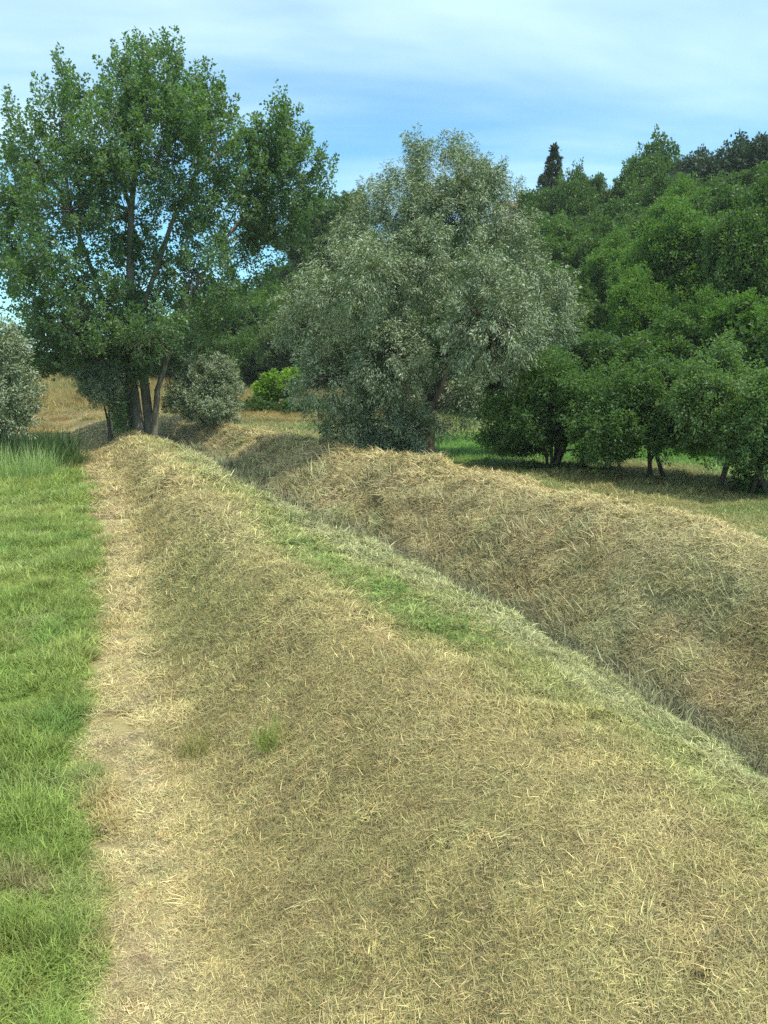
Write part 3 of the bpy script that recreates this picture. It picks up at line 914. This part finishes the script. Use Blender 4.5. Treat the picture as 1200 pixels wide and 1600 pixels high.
L_POPLAR = leaf_material('poplar_leaves', (.080, .155, .048), (.18, .275, .09), .46, .42, .4, back=(.14, .205, .11))
L_WILLOW = leaf_material('willow_leaves', (.085, .125, .040), (.225, .28, .12), .18, .42, .4, back=(.32, .37, .23))
L_FRUIT = leaf_material('orchard_leaves', (.052, .11, .026), (.135, .225, .052), .42, .5, .2, back=(.11, .18, .06))
L_WILLOW_DULL = leaf_material('willow_bush_leaves', (.075, .115, .042), (.20, .25, .115), .32, .45, .35, back=(.24, .28, .18))
L_FRUIT_LIT = leaf_material('lit_orchard_leaves', (.07, .135, .030), (.17, .26, .068), .42, .5, .22, back=(.15, .22, .085))  # paler copy of the orchard leaves, sunlight put into the colour
L_DEEP = leaf_material('deep_green_leaves', (.048, .095, .026), (.105, .175, .048), .42, .45, .3)
L_MID = leaf_material('mid_green_leaves', (.057, .112, .027), (.122, .20, .050), .40, .45, .3)
L_BRIGHT = leaf_material('bright_green_leaves', (.074, .150, .028), (.155, .262, .052), .42, .5, .25)
L_OLIVE = leaf_material('olive_green_leaves', (.07, .115, .035), (.14, .19, .072), .38, .45, .3)
L_DARK = leaf_material('evergreen_leaves', (.030, .055, .030), (.075, .11, .062), .2, .5, .3)
L_LIME = leaf_material('lime_leaves', (.12, .22, .02), (.26, .40, .045), .4, .45, .3)

# --- the tall poplar
PY = 35.5
pb = ground_at(212, PY)
q = lambda px, py, dy=0: pixy(px, py, PY + dy)
poplar_lobes = [lobe_px(a[0], a[1] + (24 if a[1] < 280 else 8), a[2] * 1.0, a[3] * .97, *a[4:]) for a in (
    (250, 128, 56, 60, PY), (195, 138, 46, 62, PY + 1), (300, 158, 52, 62, PY - 1), (98, 160, 36, 60, PY + .5, None, .6), (338, 195, 42, 66, PY + 1, None, .7),
    (60, 230, 52, 66, PY, None, .7), (25, 270, 52, 70, PY + 2, None, .7), (160, 210, 66, 70, PY - 1.5), (250, 220, 80, 80, PY - 1, None, 1.0), (440, 205, 42, 60, PY + 3.5, None, .8),
    (468, 255, 36, 75, PY + 4, None, .75), (400, 270, 50, 75, PY + 3, None, .9), (110, 320, 80, 80, PY - 1), (200, 330, 90, 90, PY + 1.5, None, 1.1), (310, 320, 62, 66, PY + 1.5, None, .9),
    (20, 380, 60, 80, PY + 1, None, .9), (120, 430, 90, 80, PY - 1, None, 1.2), (215, 450, 80, 80, PY + 2, None, 1.0), (300, 420, 70, 72, PY + .5, None, .8), (420, 345, 52, 40, PY + 4, None, .6),
    (70, 500, 70, 66, PY + .5), (165, 530, 80, 56, PY - .5), (255, 530, 66, 46, PY + 2, None, .8), (330, 470, 52, 46, PY + 4, None, .6), (380, 390, 56, 56, PY + 5, None, .8), (430, 300, 54, 60, PY + 4, None, .8), (-30, 320, 50, 110, PY + 1, None, .6), (205, 565, 46, 20, PY - .6, None, .35), (125, 485, 74, 66, PY - 1.5, None, .9), (235, 515, 58, 46, PY - 1.6, None, .6), (190, 628, 18, 34, PY - .4, None, .22), (60, 555, 50, 24, PY + 1, None, .4), (120, 548, 40, 20, PY + 1, None, .3))]
tree('poplar', pb, poplar_lobes,
     [([pb, q(207, 600), q(205, 500), q(203, 400), q(205, 330), q(215, 230), q(230, 120)], [.27, .22, .19, .15, .12, .08, .04]),
      ([pb + np.array((.45, .2, 0)), q(226, 600, .3), q(215, 500, .2), q(245, 420, .2), q(268, 350, .3), q(310, 260, .4), q(330, 170, .4)], [.24, .2, .16, .12, .10, .07, .03]),
      ([pb + np.array((.75, -.2, 0)), q(246, 610, -.2), q(266, 545, -.1), q(288, 480, .4), q(340, 390, 1.8), q(420, 280, 3.2)], [.16, .125, .10, .08, .06, .03]),
      ([pb + np.array((-.35, .3, 0)), q(192, 560, .6), q(150, 440, .8), q(110, 330, .6), q(95, 200, .5)], [.18, .14, .11, .08, .03])],
     L_POPLAR, M_BARK_POPLAR, 'tall poplar with several pale stems standing at the end of the near bank', seed=11, sat=3,
     sprays=74, per=62, slen=1.2, srad=.145, leaf=(.125, .105), up=.95, droop=0., twig=.35, limb_r=.10, jag=.38, inner=.25)

# --- the silver willow on the right bank
WY = 28.0
wb = ground_at(652, WY)
w_ = lambda px, py, dy=0: pixy(px, py, WY + dy)
willow_lobes = [lobe_px(*a) for a in (
    (690, 285, 50, 60, WY + .6, None, 1.1), (640, 322, 56, 54, WY + .3, None, 1.0), (742, 322, 46, 54, WY + .5, None, .8), (612, 345, 70, 62, WY + .8, None, 1.2), (690, 345, 62, 56, WY, None, 1.0), (778, 352, 50, 66, WY + .9, None, 1.0), (812, 420, 34, 46, WY + .6, None, .5),
    (560, 455, 84, 78, WY - 1.8, None, 1.7), (645, 420, 52, 58, WY - 1.4, None, 1.0), (478, 508, 42, 44, WY - .4, None, .7), (522, 588, 70, 62, WY - 1.2, None, 1.3), (610, 555, 56, 66, WY - 2.0, None, 1.2),
    (766, 502, 76, 84, WY - 3.4, None, 2.0), (865, 482, 36, 56, WY + .6, None, .7), (540, 660, 44, 36, WY - .8, None, .6), (610, 650, 50, 44, WY - .8, None, .7), (720, 620, 40, 46, WY + .8, None, .4), (700, 450, 46, 60, WY + 2.2, None, .5), (650, 668, 46, 30, WY - 1.4, None, .5), (585, 690, 44, 22, WY - .6, None, .4))]
tree('willow', wb, willow_lobes,
     [([wb, w_(650, 680), w_(640, 620), w_(620, 520), w_(615, 420), w_(640, 330)], [.50, .42, .32, .2, .14, .05]),
      ([wb + np.array((.3, .1, 0)), w_(668, 650), w_(700, 560), w_(740, 470), w_(750, 380)], [.36, .28, .2, .13, .05]),
      ([wb + np.array((-.25, .1, 0)), w_(610, 640), w_(560, 560), w_(520, 480)], [.26, .2, .14, .05])],
     L_WILLOW, M_BARK_DARK, 'broad silver grey willow hanging over the top of the right bank', seed=23,
     sat=2, sprays=128, per=80, slen=.85, srad=.13, leaf=(.115, .028), up=.55, droop=.9, twig=.12, limb_r=.09, jag=.2, inner=.68, tip_up=.8)

# --- willows and shrubs round the bend of the ditch
def bush(name, px, y, lobes, label, mat, cat='shrub', stems=5, bark=M_BARK_DARK, spread=.5, **kw):
    b = ground_at(px, y)
    rr = random.Random(int(px * 7 + y))
    tr = []
    near = sorted(lobes, key=lambda l: abs(l[0] - px) + .25 * abs(l[1] - np.mean([q_[1] for q_ in lobes])))
    for i in range(stems):
        l = near[i % len(near)]
        c0 = b + np.array((rr.uniform(-.25, .25), rr.uniform(-.2, .2), 0))
        c2 = pixy(l[0], l[1], y)
        tr.append(([c0, c0 * .6 + c2 * .4 + np.array((rr.uniform(-.2, .2), 0, 0)), c2], [kw.get('r0', .08), .05, .02]))
    kw.pop('r0', None)
    return tree(name, b, [lobe_px(*l) for l in lobes], tr, mat, bark, label, cat, **kw)


bush('willow_bush', 320, 36.6, [(320, 592, 40, 36, 36.6, None, 1.4), (290, 612, 28, 34, 36.3, None, 1.0), (350, 608, 28, 36, 36.6, None, 1.0), (322, 628, 50, 28, 36.1, None, 1.5)],
     'round grey green willow bush right of the poplar stems', L_WILLOW, seed=31, sat=2, sprays=120, per=70, slen=.5, srad=.12, leaf=(.11, .034), up=.7, droop=.3, jag=.2, inner=.6)
bush('willow_bush', -20, 29.0, [(-15, 570, 58, 66, 29, None, 1.4), (22, 605, 36, 46, 29, None, 1), (-20, 630, 70, 50, 28.5, None, 1.2), (5, 545, 30, 40, 29, None, .6), (10, 655, 50, 24, 28.6, None, .6)],
     'large pale willow bush cut by the left edge of the photo', L_WILLOW, seed=33, sprays=110, per=62, slen=.7, srad=.13, leaf=(.13, .034), up=.8, droop=.3, jag=.3)
bush('small_tree', 165, 34.2, [(148, 596, 22, 20, 34.2, None, .8), (172, 588, 22, 20, 34.5, None, .7), (158, 612, 26, 16, 34.0, None, .7)],
     'small grey green tree with dark stem just left of the poplar', L_WILLOW_DULL, 'tree', stems=2, seed=35, sprays=80, per=55, slen=.6, srad=.11, leaf=(.11, .035), up=.5, droop=.5, r0=.11, jag=.5, sat=4)
bush('shrub', 436, 52.0, [(430, 603, 24, 20, 52, None, 1), (455, 598, 18, 20, 52.4, None, .7), (415, 615, 14, 14, 51.7, None, .5)],
     'bright yellow green leafy shrub left of the silver willow', L_LIME, seed=37, sprays=70, per=40, slen=.6, srad=.16, leaf=(.2, .15), up=.4)
bush('shrub', 405, 50.0, [(398, 640, 20, 14, 50, None, .8), (425, 645, 24, 12, 50, None, .8)],
     'low dark green shrub in front of the yellow green shrub', L_DEEP, seed=38, sprays=60, per=40, slen=.5, srad=.15, leaf=(.17, .1), up=.5)
bush('shrub', 470, 49.0, [(462, 642, 26, 16, 49, None, .9), (492, 640, 22, 18, 48.5, None, .8)],
     'low mid green shrub beside the lower left skirt of the silver willow', L_MID, seed=39, sprays=60, per=40, slen=.5, srad=.15, leaf=(.17, .1), up=.5)
bush('young_sapling', 508, 29.5, [(508, 676, 6, 12, 29.5, None, .35), (512, 662, 4, 6, 29.5, None, .2)],
     'tiny dark sapling at the left foot of the silver willow', L_DEEP, 'sapling', stems=2, seed=41, sprays=30, per=22, slen=.2, srad=.07, leaf=(.1, .06), up=.4, r0=.02)

# --- orchard trees on the field at the right
FR = dict(slen=.8, srad=.13, leaf=(.088, .046), up=.55, droop=.7, jag=.6, twig=.25, limb_r=.04, inner=.15, sat=3, tip_up=.6, zmin=.4, sprays=50, per=62)


def orchard(px, y, x0, x1, top, bot, n, seed, label, mat, r0, stems):
    rr = random.Random(seed)
    lobes = []
    for i in range(n):
        u = (i + rr.random()) / n
        v = rr.random()
        edge = 1 - abs(2 * u - 1) ** 2.2
        cx = lerp(x0, x1, u)
        hi = lerp(lerp(bot, top, .45), top, edge * rr.uniform(.6, 1.0)) + 22
        cy = lerp(bot - 18, hi, v ** .8)
        lobes.append((cx, cy, rr.uniform(20, 40), rr.uniform(20, 36), y + rr.uniform(-1.1, 1.1), None, rr.uniform(.7, 1.2)))
    return bush('fruit_tree', px, y, lobes, label, mat, 'tree', stems=stems, seed=seed, r0=r0, **FR)


orchard(868, 25.2, 780, 965, 535, 730, 21, 51, 'dense dark fruit tree right of the silver willow, foliage low over thin stems', L_FRUIT, .05, 6)
orchard(1036, 22.8, 925, 1085, 525, 726, 20, 53, 'spreading fruit tree with a leaning trunk in the middle of the orchard row', L_FRUIT, .07, 3)
orchard(1138, 21.4, 1075, 1180, 520, 712, 15, 55, 'pale lit fruit tree with a slim bare trunk on the right field', L_FRUIT_LIT, .055, 2)
orchard(1196, 20.3, 1150, 1270, 505, 740, 16, 57, 'fruit tree cut by the right edge with leaves down its trunk', L_FRUIT_LIT, .06, 3)
bush('brush', 870, 24.6, [(830, 735, 30, 10, 24.8, None, .6), (890, 736, 34, 10, 24.6, None, .7), (940, 738, 30, 9, 24.4, None, .6)],
     'low dark undergrowth at the foot of the dense fruit tree', L_DEEP, 'undergrowth', stems=3, seed=59, sprays=45, per=34, slen=.3, srad=.1, leaf=(.11, .05), up=.9)
bush('brush', 1165, 20.6, [(1160, 750, 16, 16, 20.6, None, .5), (1170, 768, 18, 10, 20.4, None, .5)],
     'leafy suckers between the two rightmost fruit tree trunks', L_FRUIT, 'undergrowth', stems=3, seed=60, sprays=40, per=30, slen=.3, srad=.1, leaf=(.11, .06), up=.6, r0=.02)

# --- the wood on the hill: a few kinds grown once, copied
def wood_kind(name, seed, mat, h, r, lean=.0, sprays=70, per=42, shape='round', leafs=(.22, .15)):
    rr = np.random.default_rng(seed)
    lob = []
    if shape == 'round':
        for i in range(8):
            a = rr.uniform(0, 6.28); e = rr.uniform(-.5, 1.0)
            q_ = r * rr.uniform(.35, .62)
            lob.append(((q_ * math.cos(a), q_ * math.sin(a), h * .58 + e * h * .24), (r * rr.uniform(.42, .6), r * rr.uniform(.42, .6), h * rr.uniform(.16, .24)), rr.uniform(.8, 1.2)))
        lob.append(((0, 0, h * .82), (r * .5, r * .5, h * .2), 1.0))
        lob.append(((0, 0, h * .3), (r * .8, r * .8, h * .22), 1.2))
    elif shape == 'spire':
        for i in range(14):
            t = i / 13
            q_ = r * min(1, 2.3 * (1 - t) + .05)
            lob.append(((rr.normal(0, .08) * q_, rr.normal(0, .08) * q_, h * (.1 + .88 * t)), (q_, q_, h * .055), .12 + .6 * (1 - t)))
    kw = dict(up=.5, droop=.2, jag=.5, inner=.35, sat=4) if shape == 'round' else dict(up=1.2, droop=0, jag=.12, inner=.4)
    t = tree(name, (0, 0, 0), lob, [([(0, 0, 0), (lean * .3, 0, h * .25), (lean, 0, h * .5), (lean, 0, h * .75)], [.22, .17, .12, .05])], mat, M_BARK_DARK,
             'tree', limbs=False, seed=seed, sprays=sprays, per=per, slen=(h * .13 if shape == 'round' else .55), srad=(.26 if shape == 'round' else .12), leaf=leafs, twig=.05, limb_r=.06, **kw)
    return t


def copy_tree(root, loc, rz, sc, label, mat=None, group=None, cat='tree', name=None):
    r = root.copy(); COL.objects.link(r)
    if name: r.name = name
    r.location = loc; r.rotation_euler = (0, 0, rz); r.scale = sc
    tag(r, label, cat, group)
    if group is None and 'group' in r:
        del r['group']
    for ch in list(root.children):
        c_ = ch.copy(); COL.objects.link(c_); c_.parent = r
        if mat is not None and ch.name.startswith('crown'):
            c_.material_slots[0].link = 'OBJECT'; c_.material_slots[0].material = mat
    return r


KINDS = [wood_kind('broadleaf_tree', 201, L_DEEP, 8.5, 3.4), wood_kind('broadleaf_tree', 202, L_MID, 9.0, 3.2, .4), wood_kind('broadleaf_tree', 203, L_DEEP, 7.5, 3.6, -.3),
         wood_kind('robinia_tree', 204, L_BRIGHT, 9.5, 3.1, .3, 95, 50, leafs=(.17, .11)), wood_kind('broadleaf_tree', 205, L_OLIVE, 7.0, 3.3)]
CYPRESS = wood_kind('cypress_tree', 206, L_DARK, 11.0, 1.7, 0, 110, 60, 'spire', (.2, .1))
placed = []
WOOD = 'trees of the wood on the hillside'


SKY_PX = [-60, 60, 200, 300, 380, 470, 520, 570, 760, 840, 900, 955, 985, 1040, 1090, 1150, 1210, 1300]
SKY_PY = [545, 545, 530, 480, 415, 350, 325, 350, 350, 335, 325, 318, 262, 262, 252, 258, 248, 240]


def cap(px, y, h, below=8):
    """keep a tree under the skyline of the wood"""
    return max(3.0, min(h, top_h(px, float(np.interp(px, SKY_PX, SKY_PY)) + below, y)))


def put(kind, px, y, h, wide, label, mat=None, group=None, name=None, dz=0.0):
    b = ground_at(px, y)
    kind_h = {0: 8.5, 1: 9.0, 2: 7.5, 3: 9.5, 4: 7.0}.get(kind, 11.0)
    src = CYPRESS if kind == 5 else KINDS[kind]
    rr = random.Random(int(px * 13 + y * 7))
    s_ = h / kind_h
    b = (b[0], b[1], b[2] - .15 + dz)
    o = copy_tree(src, b, rr.uniform(0, 6.28), (s_ * wide, s_ * wide, s_), label, mat, group, name=name)
    placed.append((b[0], b[1]))
    return o


def top_h(px, py, y):
    """height a tree must have for its top to stand at (px, py)"""
    return float(pixy(px, py, y)[2] - ground_at(px, y)[2])


# trees one can tell apart
put(5, 852, 84, top_h(852, 234, 84), 1.1, 'dark pointed cypress on the skyline of the wooded hill')
put(1, 1000, 80, top_h(1000, 228, 80), .75, 'loose leafy tree rising above the skyline right of the cypress')
put(2, 1105, 74, top_h(1105, 236, 74), .9, 'broad dark evergreen crown on the skyline at the right', L_DARK)
put(2, 1060, 76, top_h(1060, 250, 76), .6, 'smaller dark evergreen crown left of the broad one on the skyline', L_DARK)
put(2, 1205, 70, top_h(1205, 222, 70), .7, 'dark evergreen crown on the skyline at the right edge', L_DARK)
put(4, 906, 82, top_h(906, 285, 82), .5, 'thin leafy tree between the cypress and the hilltop house', L_MID)
put(0, 512, 92, top_h(512, 303, 92), .9, 'dark green tree on the skyline between the poplar and the silver willow')
put(1, 550, 94, top_h(550, 345, 94), .8, 'rounded tree on the skyline touching the left side of the silver willow')
put(3, 1035, 46, top_h(1035, 345, 46), .95, 'bright green feathery robinia in the middle of the hillside wood')
put(3, 985, 42, top_h(985, 440, 42), .95, 'bright green feathery robinia behind the dense fruit tree')
put(3, 1090, 38, top_h(1090, 470, 38), .85, 'low bright green robinia above the spreading fruit tree')
put(3, 430, 80, top_h(430, 455, 80), .9, 'yellowish green tree left of the silver willow at the foot of the hill')
put(1, 385, 72, top_h(385, 520, 72), 1.2, 'low round green tree left of the yellow green shrub')
put(3, 1180, 40, top_h(1180, 300, 40), .8, 'tall mid green tree at the right edge of the hillside wood', L_MID)
put(1, 884, 79, top_h(884, 272, 79), .62, 'leafy tree standing close against the right side of the cypress')
put(4, 832, 80, top_h(832, 306, 80), .6, 'low leafy tree against the left side of the cypress', L_MID)
put(1, 1040, 33, top_h(1040, 500, 33), 1.25, 'mid green tree rising just behind the spreading fruit tree')
put(0, 930, 34, top_h(930, 520, 34), 1.3, 'deep green tree rising just behind the dense fruit tree')
put(3, 1150, 31, top_h(1150, 480, 31), 1.1, 'bright green tree rising just behind the pale lit fruit tree')
put(2, 1235, 30, top_h(1235, 470, 30), 1.2, 'deep green tree behind the fruit tree at the right edge')
# the rest of the wood
rr = random.Random(99)
TONE = ['deep green', 'mid green', 'deep green', 'bright green', 'olive green']
todo = {}
for row in range(14):
    y0 = 31 + row * 5.0
    px = -60 + (row % 2) * 40
    while px < 1290:
        y = y0 + rr.uniform(-1.5, 1.5)
        az = (px - 600) / FPX
        ys = float(np.interp(az, HAZ, HY0)); ye = float(np.interp(az, HAZ, HY1))
        step = 4.9 / y * FPX * rr.uniform(.8, 1.2)
        qx = px + rr.uniform(-.2, .2) * step
        px += step
        b = ground_at(qx, y)
        if y < ys + 1 or y > ye + 4 or (b[0] < 3.2 and y < 34):
            continue
        if min([math.hypot(b[0] - a_[0], b[1] - a_[1]) for a_ in placed] or [9]) < 3.0:
            continue
        k = rr.choices([0, 1, 2, 3, 4], [3, 3, 3, 1.6, 1.0])[0]
        side = ('left of the silver willow' if qx < 480 else 'behind the silver willow' if qx < 880 else 'above the dense fruit tree' if qx < 990
                else 'above the spreading fruit tree' if qx < 1090 else 'at the right edge')
        f_ = (y - ys) / (ye - ys)
        tier = 'low on the hill' if f_ < .35 else 'halfway up the hill' if f_ < .7 else 'high on the hill'
        todo.setdefault((TONE[k], tier, side), []).append((qx, k, y, rr.uniform(6.0, 8.6), rr.uniform(.95, 1.2)))
        placed.append((b[0], b[1]))
ORD = ['first', 'second', 'third', 'fourth', 'fifth', 'sixth', 'seventh', 'eighth', 'ninth', 'tenth', 'eleventh', 'twelfth', 'thirteenth', 'fourteenth', 'fifteenth', 'sixteenth']
for (tone, tier, side), lst in todo.items():
    lst.sort()
    for i, (qx, k, y, h, wd) in enumerate(lst):
        lab = '%s tree %s %s' % (tone, tier, side)
        if len(lst) == 2:
            lab += ', the %s of two' % ('left', 'right')[i]
        elif len(lst) > 2:
            lab += ', %s from the left' % ORD[i]
        put(k, qx, y, cap(qx, y, h), wd, lab, None, WOOD)
# tree line at the end of the far meadow
for i, px in enumerate(range(-50, 380, 34)):
    y = 104 + rr.uniform(-3, 6)
    top = np.interp(px, [-50, 60, 200, 300, 380], [552, 552, 535, 490, 425]) + rr.uniform(-10, 10)
    put(rr.choice([0, 1, 2, 4]), px, y, top_h(px, top, y), 1.25, 'dark tree in the line closing the far meadow, %s from the left' % ORD[i], L_MID, 'trees closing the far meadow')
for k_ in KINDS + [CYPRESS]:
    for ch in list(k_.children):
        bpy.data.objects.remove(ch)
    bpy.data.objects.remove(k_)

# --- houses on the hilltop
M_WALL = plain_material('old_plaster_and_stone', (.30, .22, .15), (.42, .33, .24), 1.5, .9, .4)
M_TILE = plain_material('clay_tiles', (.15, .095, .065), (.25, .165, .115), 3.0, .9, .5)
M_PANE = plain_material('dark_window_glass', (.02, .025, .03), (.03, .035, .04), 2, .2, 0)
M_TIMBER = plain_material('painted_shutter', (.10, .07, .05), (.16, .11, .08), 4, .7, .2)


def house(px, y, roof_py, w, d, rot, label):
    b = ground_at(px, y)
    ridge = float(pixy(px, roof_py, y)[2]) - b[2]
    eave = ridge - d * .5 * .36
    root = bpy.data.objects.new('house', None); COL.objects.link(root)
    root.location = b; root.rotation_euler = (0, 0, rot); tag(root, label, 'house', 'houses on the hilltop')
    mb = MB()
    mb.add([(-w / 2, -d / 2, -2), (w / 2, -d / 2, -2), (w / 2, d / 2, -2), (-w / 2, d / 2, -2), (-w / 2, -d / 2, eave), (w / 2, -d / 2, eave), (w / 2, d / 2, eave), (-w / 2, d / 2, eave), (-w / 2, 0, ridge - .12), (w / 2, 0, ridge - .12)],
           [(0, 1, 5, 4), (2, 3, 7, 6), (1, 2, 6, 9, 5), (3, 0, 4, 8, 7)])
    mb.build('wall', M_WALL, root, False)
    mb = MB()
    for s_ in (-1, 1):
        e0, e1 = (d / 2 + .35) * s_, eave - .12
        v = [(-w / 2 - .3, e0, e1), (w / 2 + .3, e0, e1), (w / 2 + .3, 0, ridge), (-w / 2 - .3, 0, ridge)]
        mb.add(v + [(p[0], p[1], p[2] + .14) for p in v], [(0, 1, 2, 3), (4, 5, 6, 7), (0, 1, 5, 4), (1, 2, 6, 5), (2, 3, 7, 6), (3, 0, 4, 7)])
    rf = mb.build('roof', M_TILE, root, False)
    mb = MB(); mb.box(w * .2, w * .2 + .6, -.9, -.4, ridge - .5, ridge + .7); mb.box(w * .2 - .08, w * .2 + .68, -.98, -.32, ridge + .7, ridge + .8)
    mb.build('chimney', M_WALL, rf, False)
    for i in range(3):
        xx = -w * .33 + i * w * .33
        mb = MB(); mb.box(xx - .45, xx + .45, -d / 2 - .03, -d / 2 + .05, eave - 1.9, eave - .6)
        wd = mb.build('window', M_PANE, root, False)
        mb = MB()
        for q_ in (-1, 1):
            mb.box(xx + q_ * .7 - .22, xx + q_ * .7 + .22, -d / 2 - .06, -d / 2 - .003, eave - 1.9, eave - .6)
        mb.build('shutter', M_TIMBER, wd, False)


house(810, 97, 317, 5.5, 6, .25, 'tiled house on the hilltop between silver willow and cypress')
house(936, 92, 303, 4.5, 5, -.2, 'plastered house on the hilltop right of the cypress')

# --- tufts, reeds and bits lying about
def tuft(name, px, py, z, n, rad, l0, l1, w, c1, c2, label, cat, inc=(.9, 1.5), curl=.25, seed=0):
    p = pix(px, py, z)
    p = (p[0], p[1], hz(p[0], p[1]))
    src = blade_proto(name, n, rad, l0, l1, w, inc[0], inc[1], curl, 1.6, leaf_material(name + '_blades', c1, c2, .35, .5, .3), seed)
    src.name = name
    COL.objects.link(src)
    src.location = p
    tag(src, label, cat)
    return src


tuft('grass_tuft', 422, 1110, .8, 110, .15, .14, .34, .007, (.12, .20, .03), (.30, .36, .09), 'bright green grass tuft standing on the near bank', 'grass tuft', seed=1)
tuft('grass_tuft', 312, 1130, .4, 150, .22, .10, .26, .006, (.16, .18, .04), (.32, .30, .09), 'yellowish grass tuft low on the near bank beside the path', 'grass tuft', seed=2)
tuft('grass_tuft', 850, 1480, 1.25, 16, .09, .06, .16, .006, (.10, .20, .03), (.24, .32, .08), 'small green tuft among straw near the lower right', 'grass tuft', seed=3)
tuft('grass_tuft', 720, 1000, 1.1, 26, .3, .25, .5, .011, (.05, .14, .02), (.12, .24, .04), 'long dark green blades lying at the end of the green strip', 'grass tuft', (.1, .5), .1, 4)
tuft('weed_stem', 455, 832, .9, 5, .05, .3, .55, .012, (.05, .12, .03), (.10, .18, .04), 'single thin weed stalk standing on the bank edge', 'weed', (1.2, 1.5), .05, 5)
tuft('reeds', 32, 748, 0, 800, 1.1, .5, 1.5, .013, (.24, .34, .11), (.42, .50, .22), 'pale green reeds below the large willow bush', 'reeds', (1.0, 1.5), .14, 6)
tuft('reeds', 72, 746, 0, 260, .6, .4, 1.1, .013, (.26, .36, .12), (.44, .52, .24), 'shorter reed clump at the right of the pale reeds', 'reeds', (1.0, 1.5), .16, 7)
tuft('tall_weeds', 30, 722, 0, 1800, 2.3, .6, 1.8, .024, (.02, .06, .015), (.07, .14, .03), 'tall weeds under the large willow bush, coloured dark for its shade', 'weeds', (.9, 1.5), .28, 8)  # shade of the bush is put into the dark blade colours
tuft('tall_weeds', 92, 728, 0, 900, 1.2, .3, 1.0, .018, (.03, .07, .015), (.10, .15, .04), 'dark tall weeds beside the farm track', 'weeds', (.7, 1.4), .4, 9)


def stick(px, py, z, length, rad, ang, label, mat, name='fallen_branch', cat='branch'):
    p = np.array(pix(px, py, z)); p[2] = hz(p[0], p[1])
    mb = MB()
    d = np.array((math.cos(ang), math.sin(ang), 0.0))
    pts = [d * length * t + np.array((0, 0, rad * .6 + .08 * length * math.sin(t * 5) * .3)) for t in (-.5, -.2, .1, .35, .5)]
    mb.tube(pts, [rad, rad * .95, rad * .85, rad * .6, rad * .25], 7, .25, 3)
    for s_ in (-.1, .2):
        a0 = d * length * s_ + np.array((0, 0, rad))
        mb.tube([a0, a0 + np.array((d[1], -d[0], .5)) * length * .16, a0 + np.array((d[1] + d[0], -d[0], .8)) * length * .24], [rad * .45, rad * .3, rad * .12], 5, .2, 5)
    o = mb.build(name, mat); o.location = p
    tag(o, label, cat)


stick(500, 690, .6, 1.5, .07, .2, 'dark fallen branch on the grass left of the silver willow', M_BARK_DARK)
stick(248, 690, .6, 1.3, .06, -.1, 'dark dead branch lying at the foot of the poplar', M_BARK_DARK)

# ------------------------------------------------------------------ added haze volume, lifts the dark tones
m, nt, o = newmat('added_haze')
pv = N(nt, 'ShaderNodeVolumePrincipled')
pv.inputs['Density'].default_value = 0.00028
pv.inputs['Color'].default_value = (.97, .98, 1, 1)
nt.links.new(pv.outputs[0], o.inputs['Volume'])
mb = MB(); mb.box(-900, 900, -60, 1000, -4, 32)
tag(mb.build('haze', m, None, False), 'thin haze added over fields and wood to lift dark tones', 'haze', None, 'stuff')
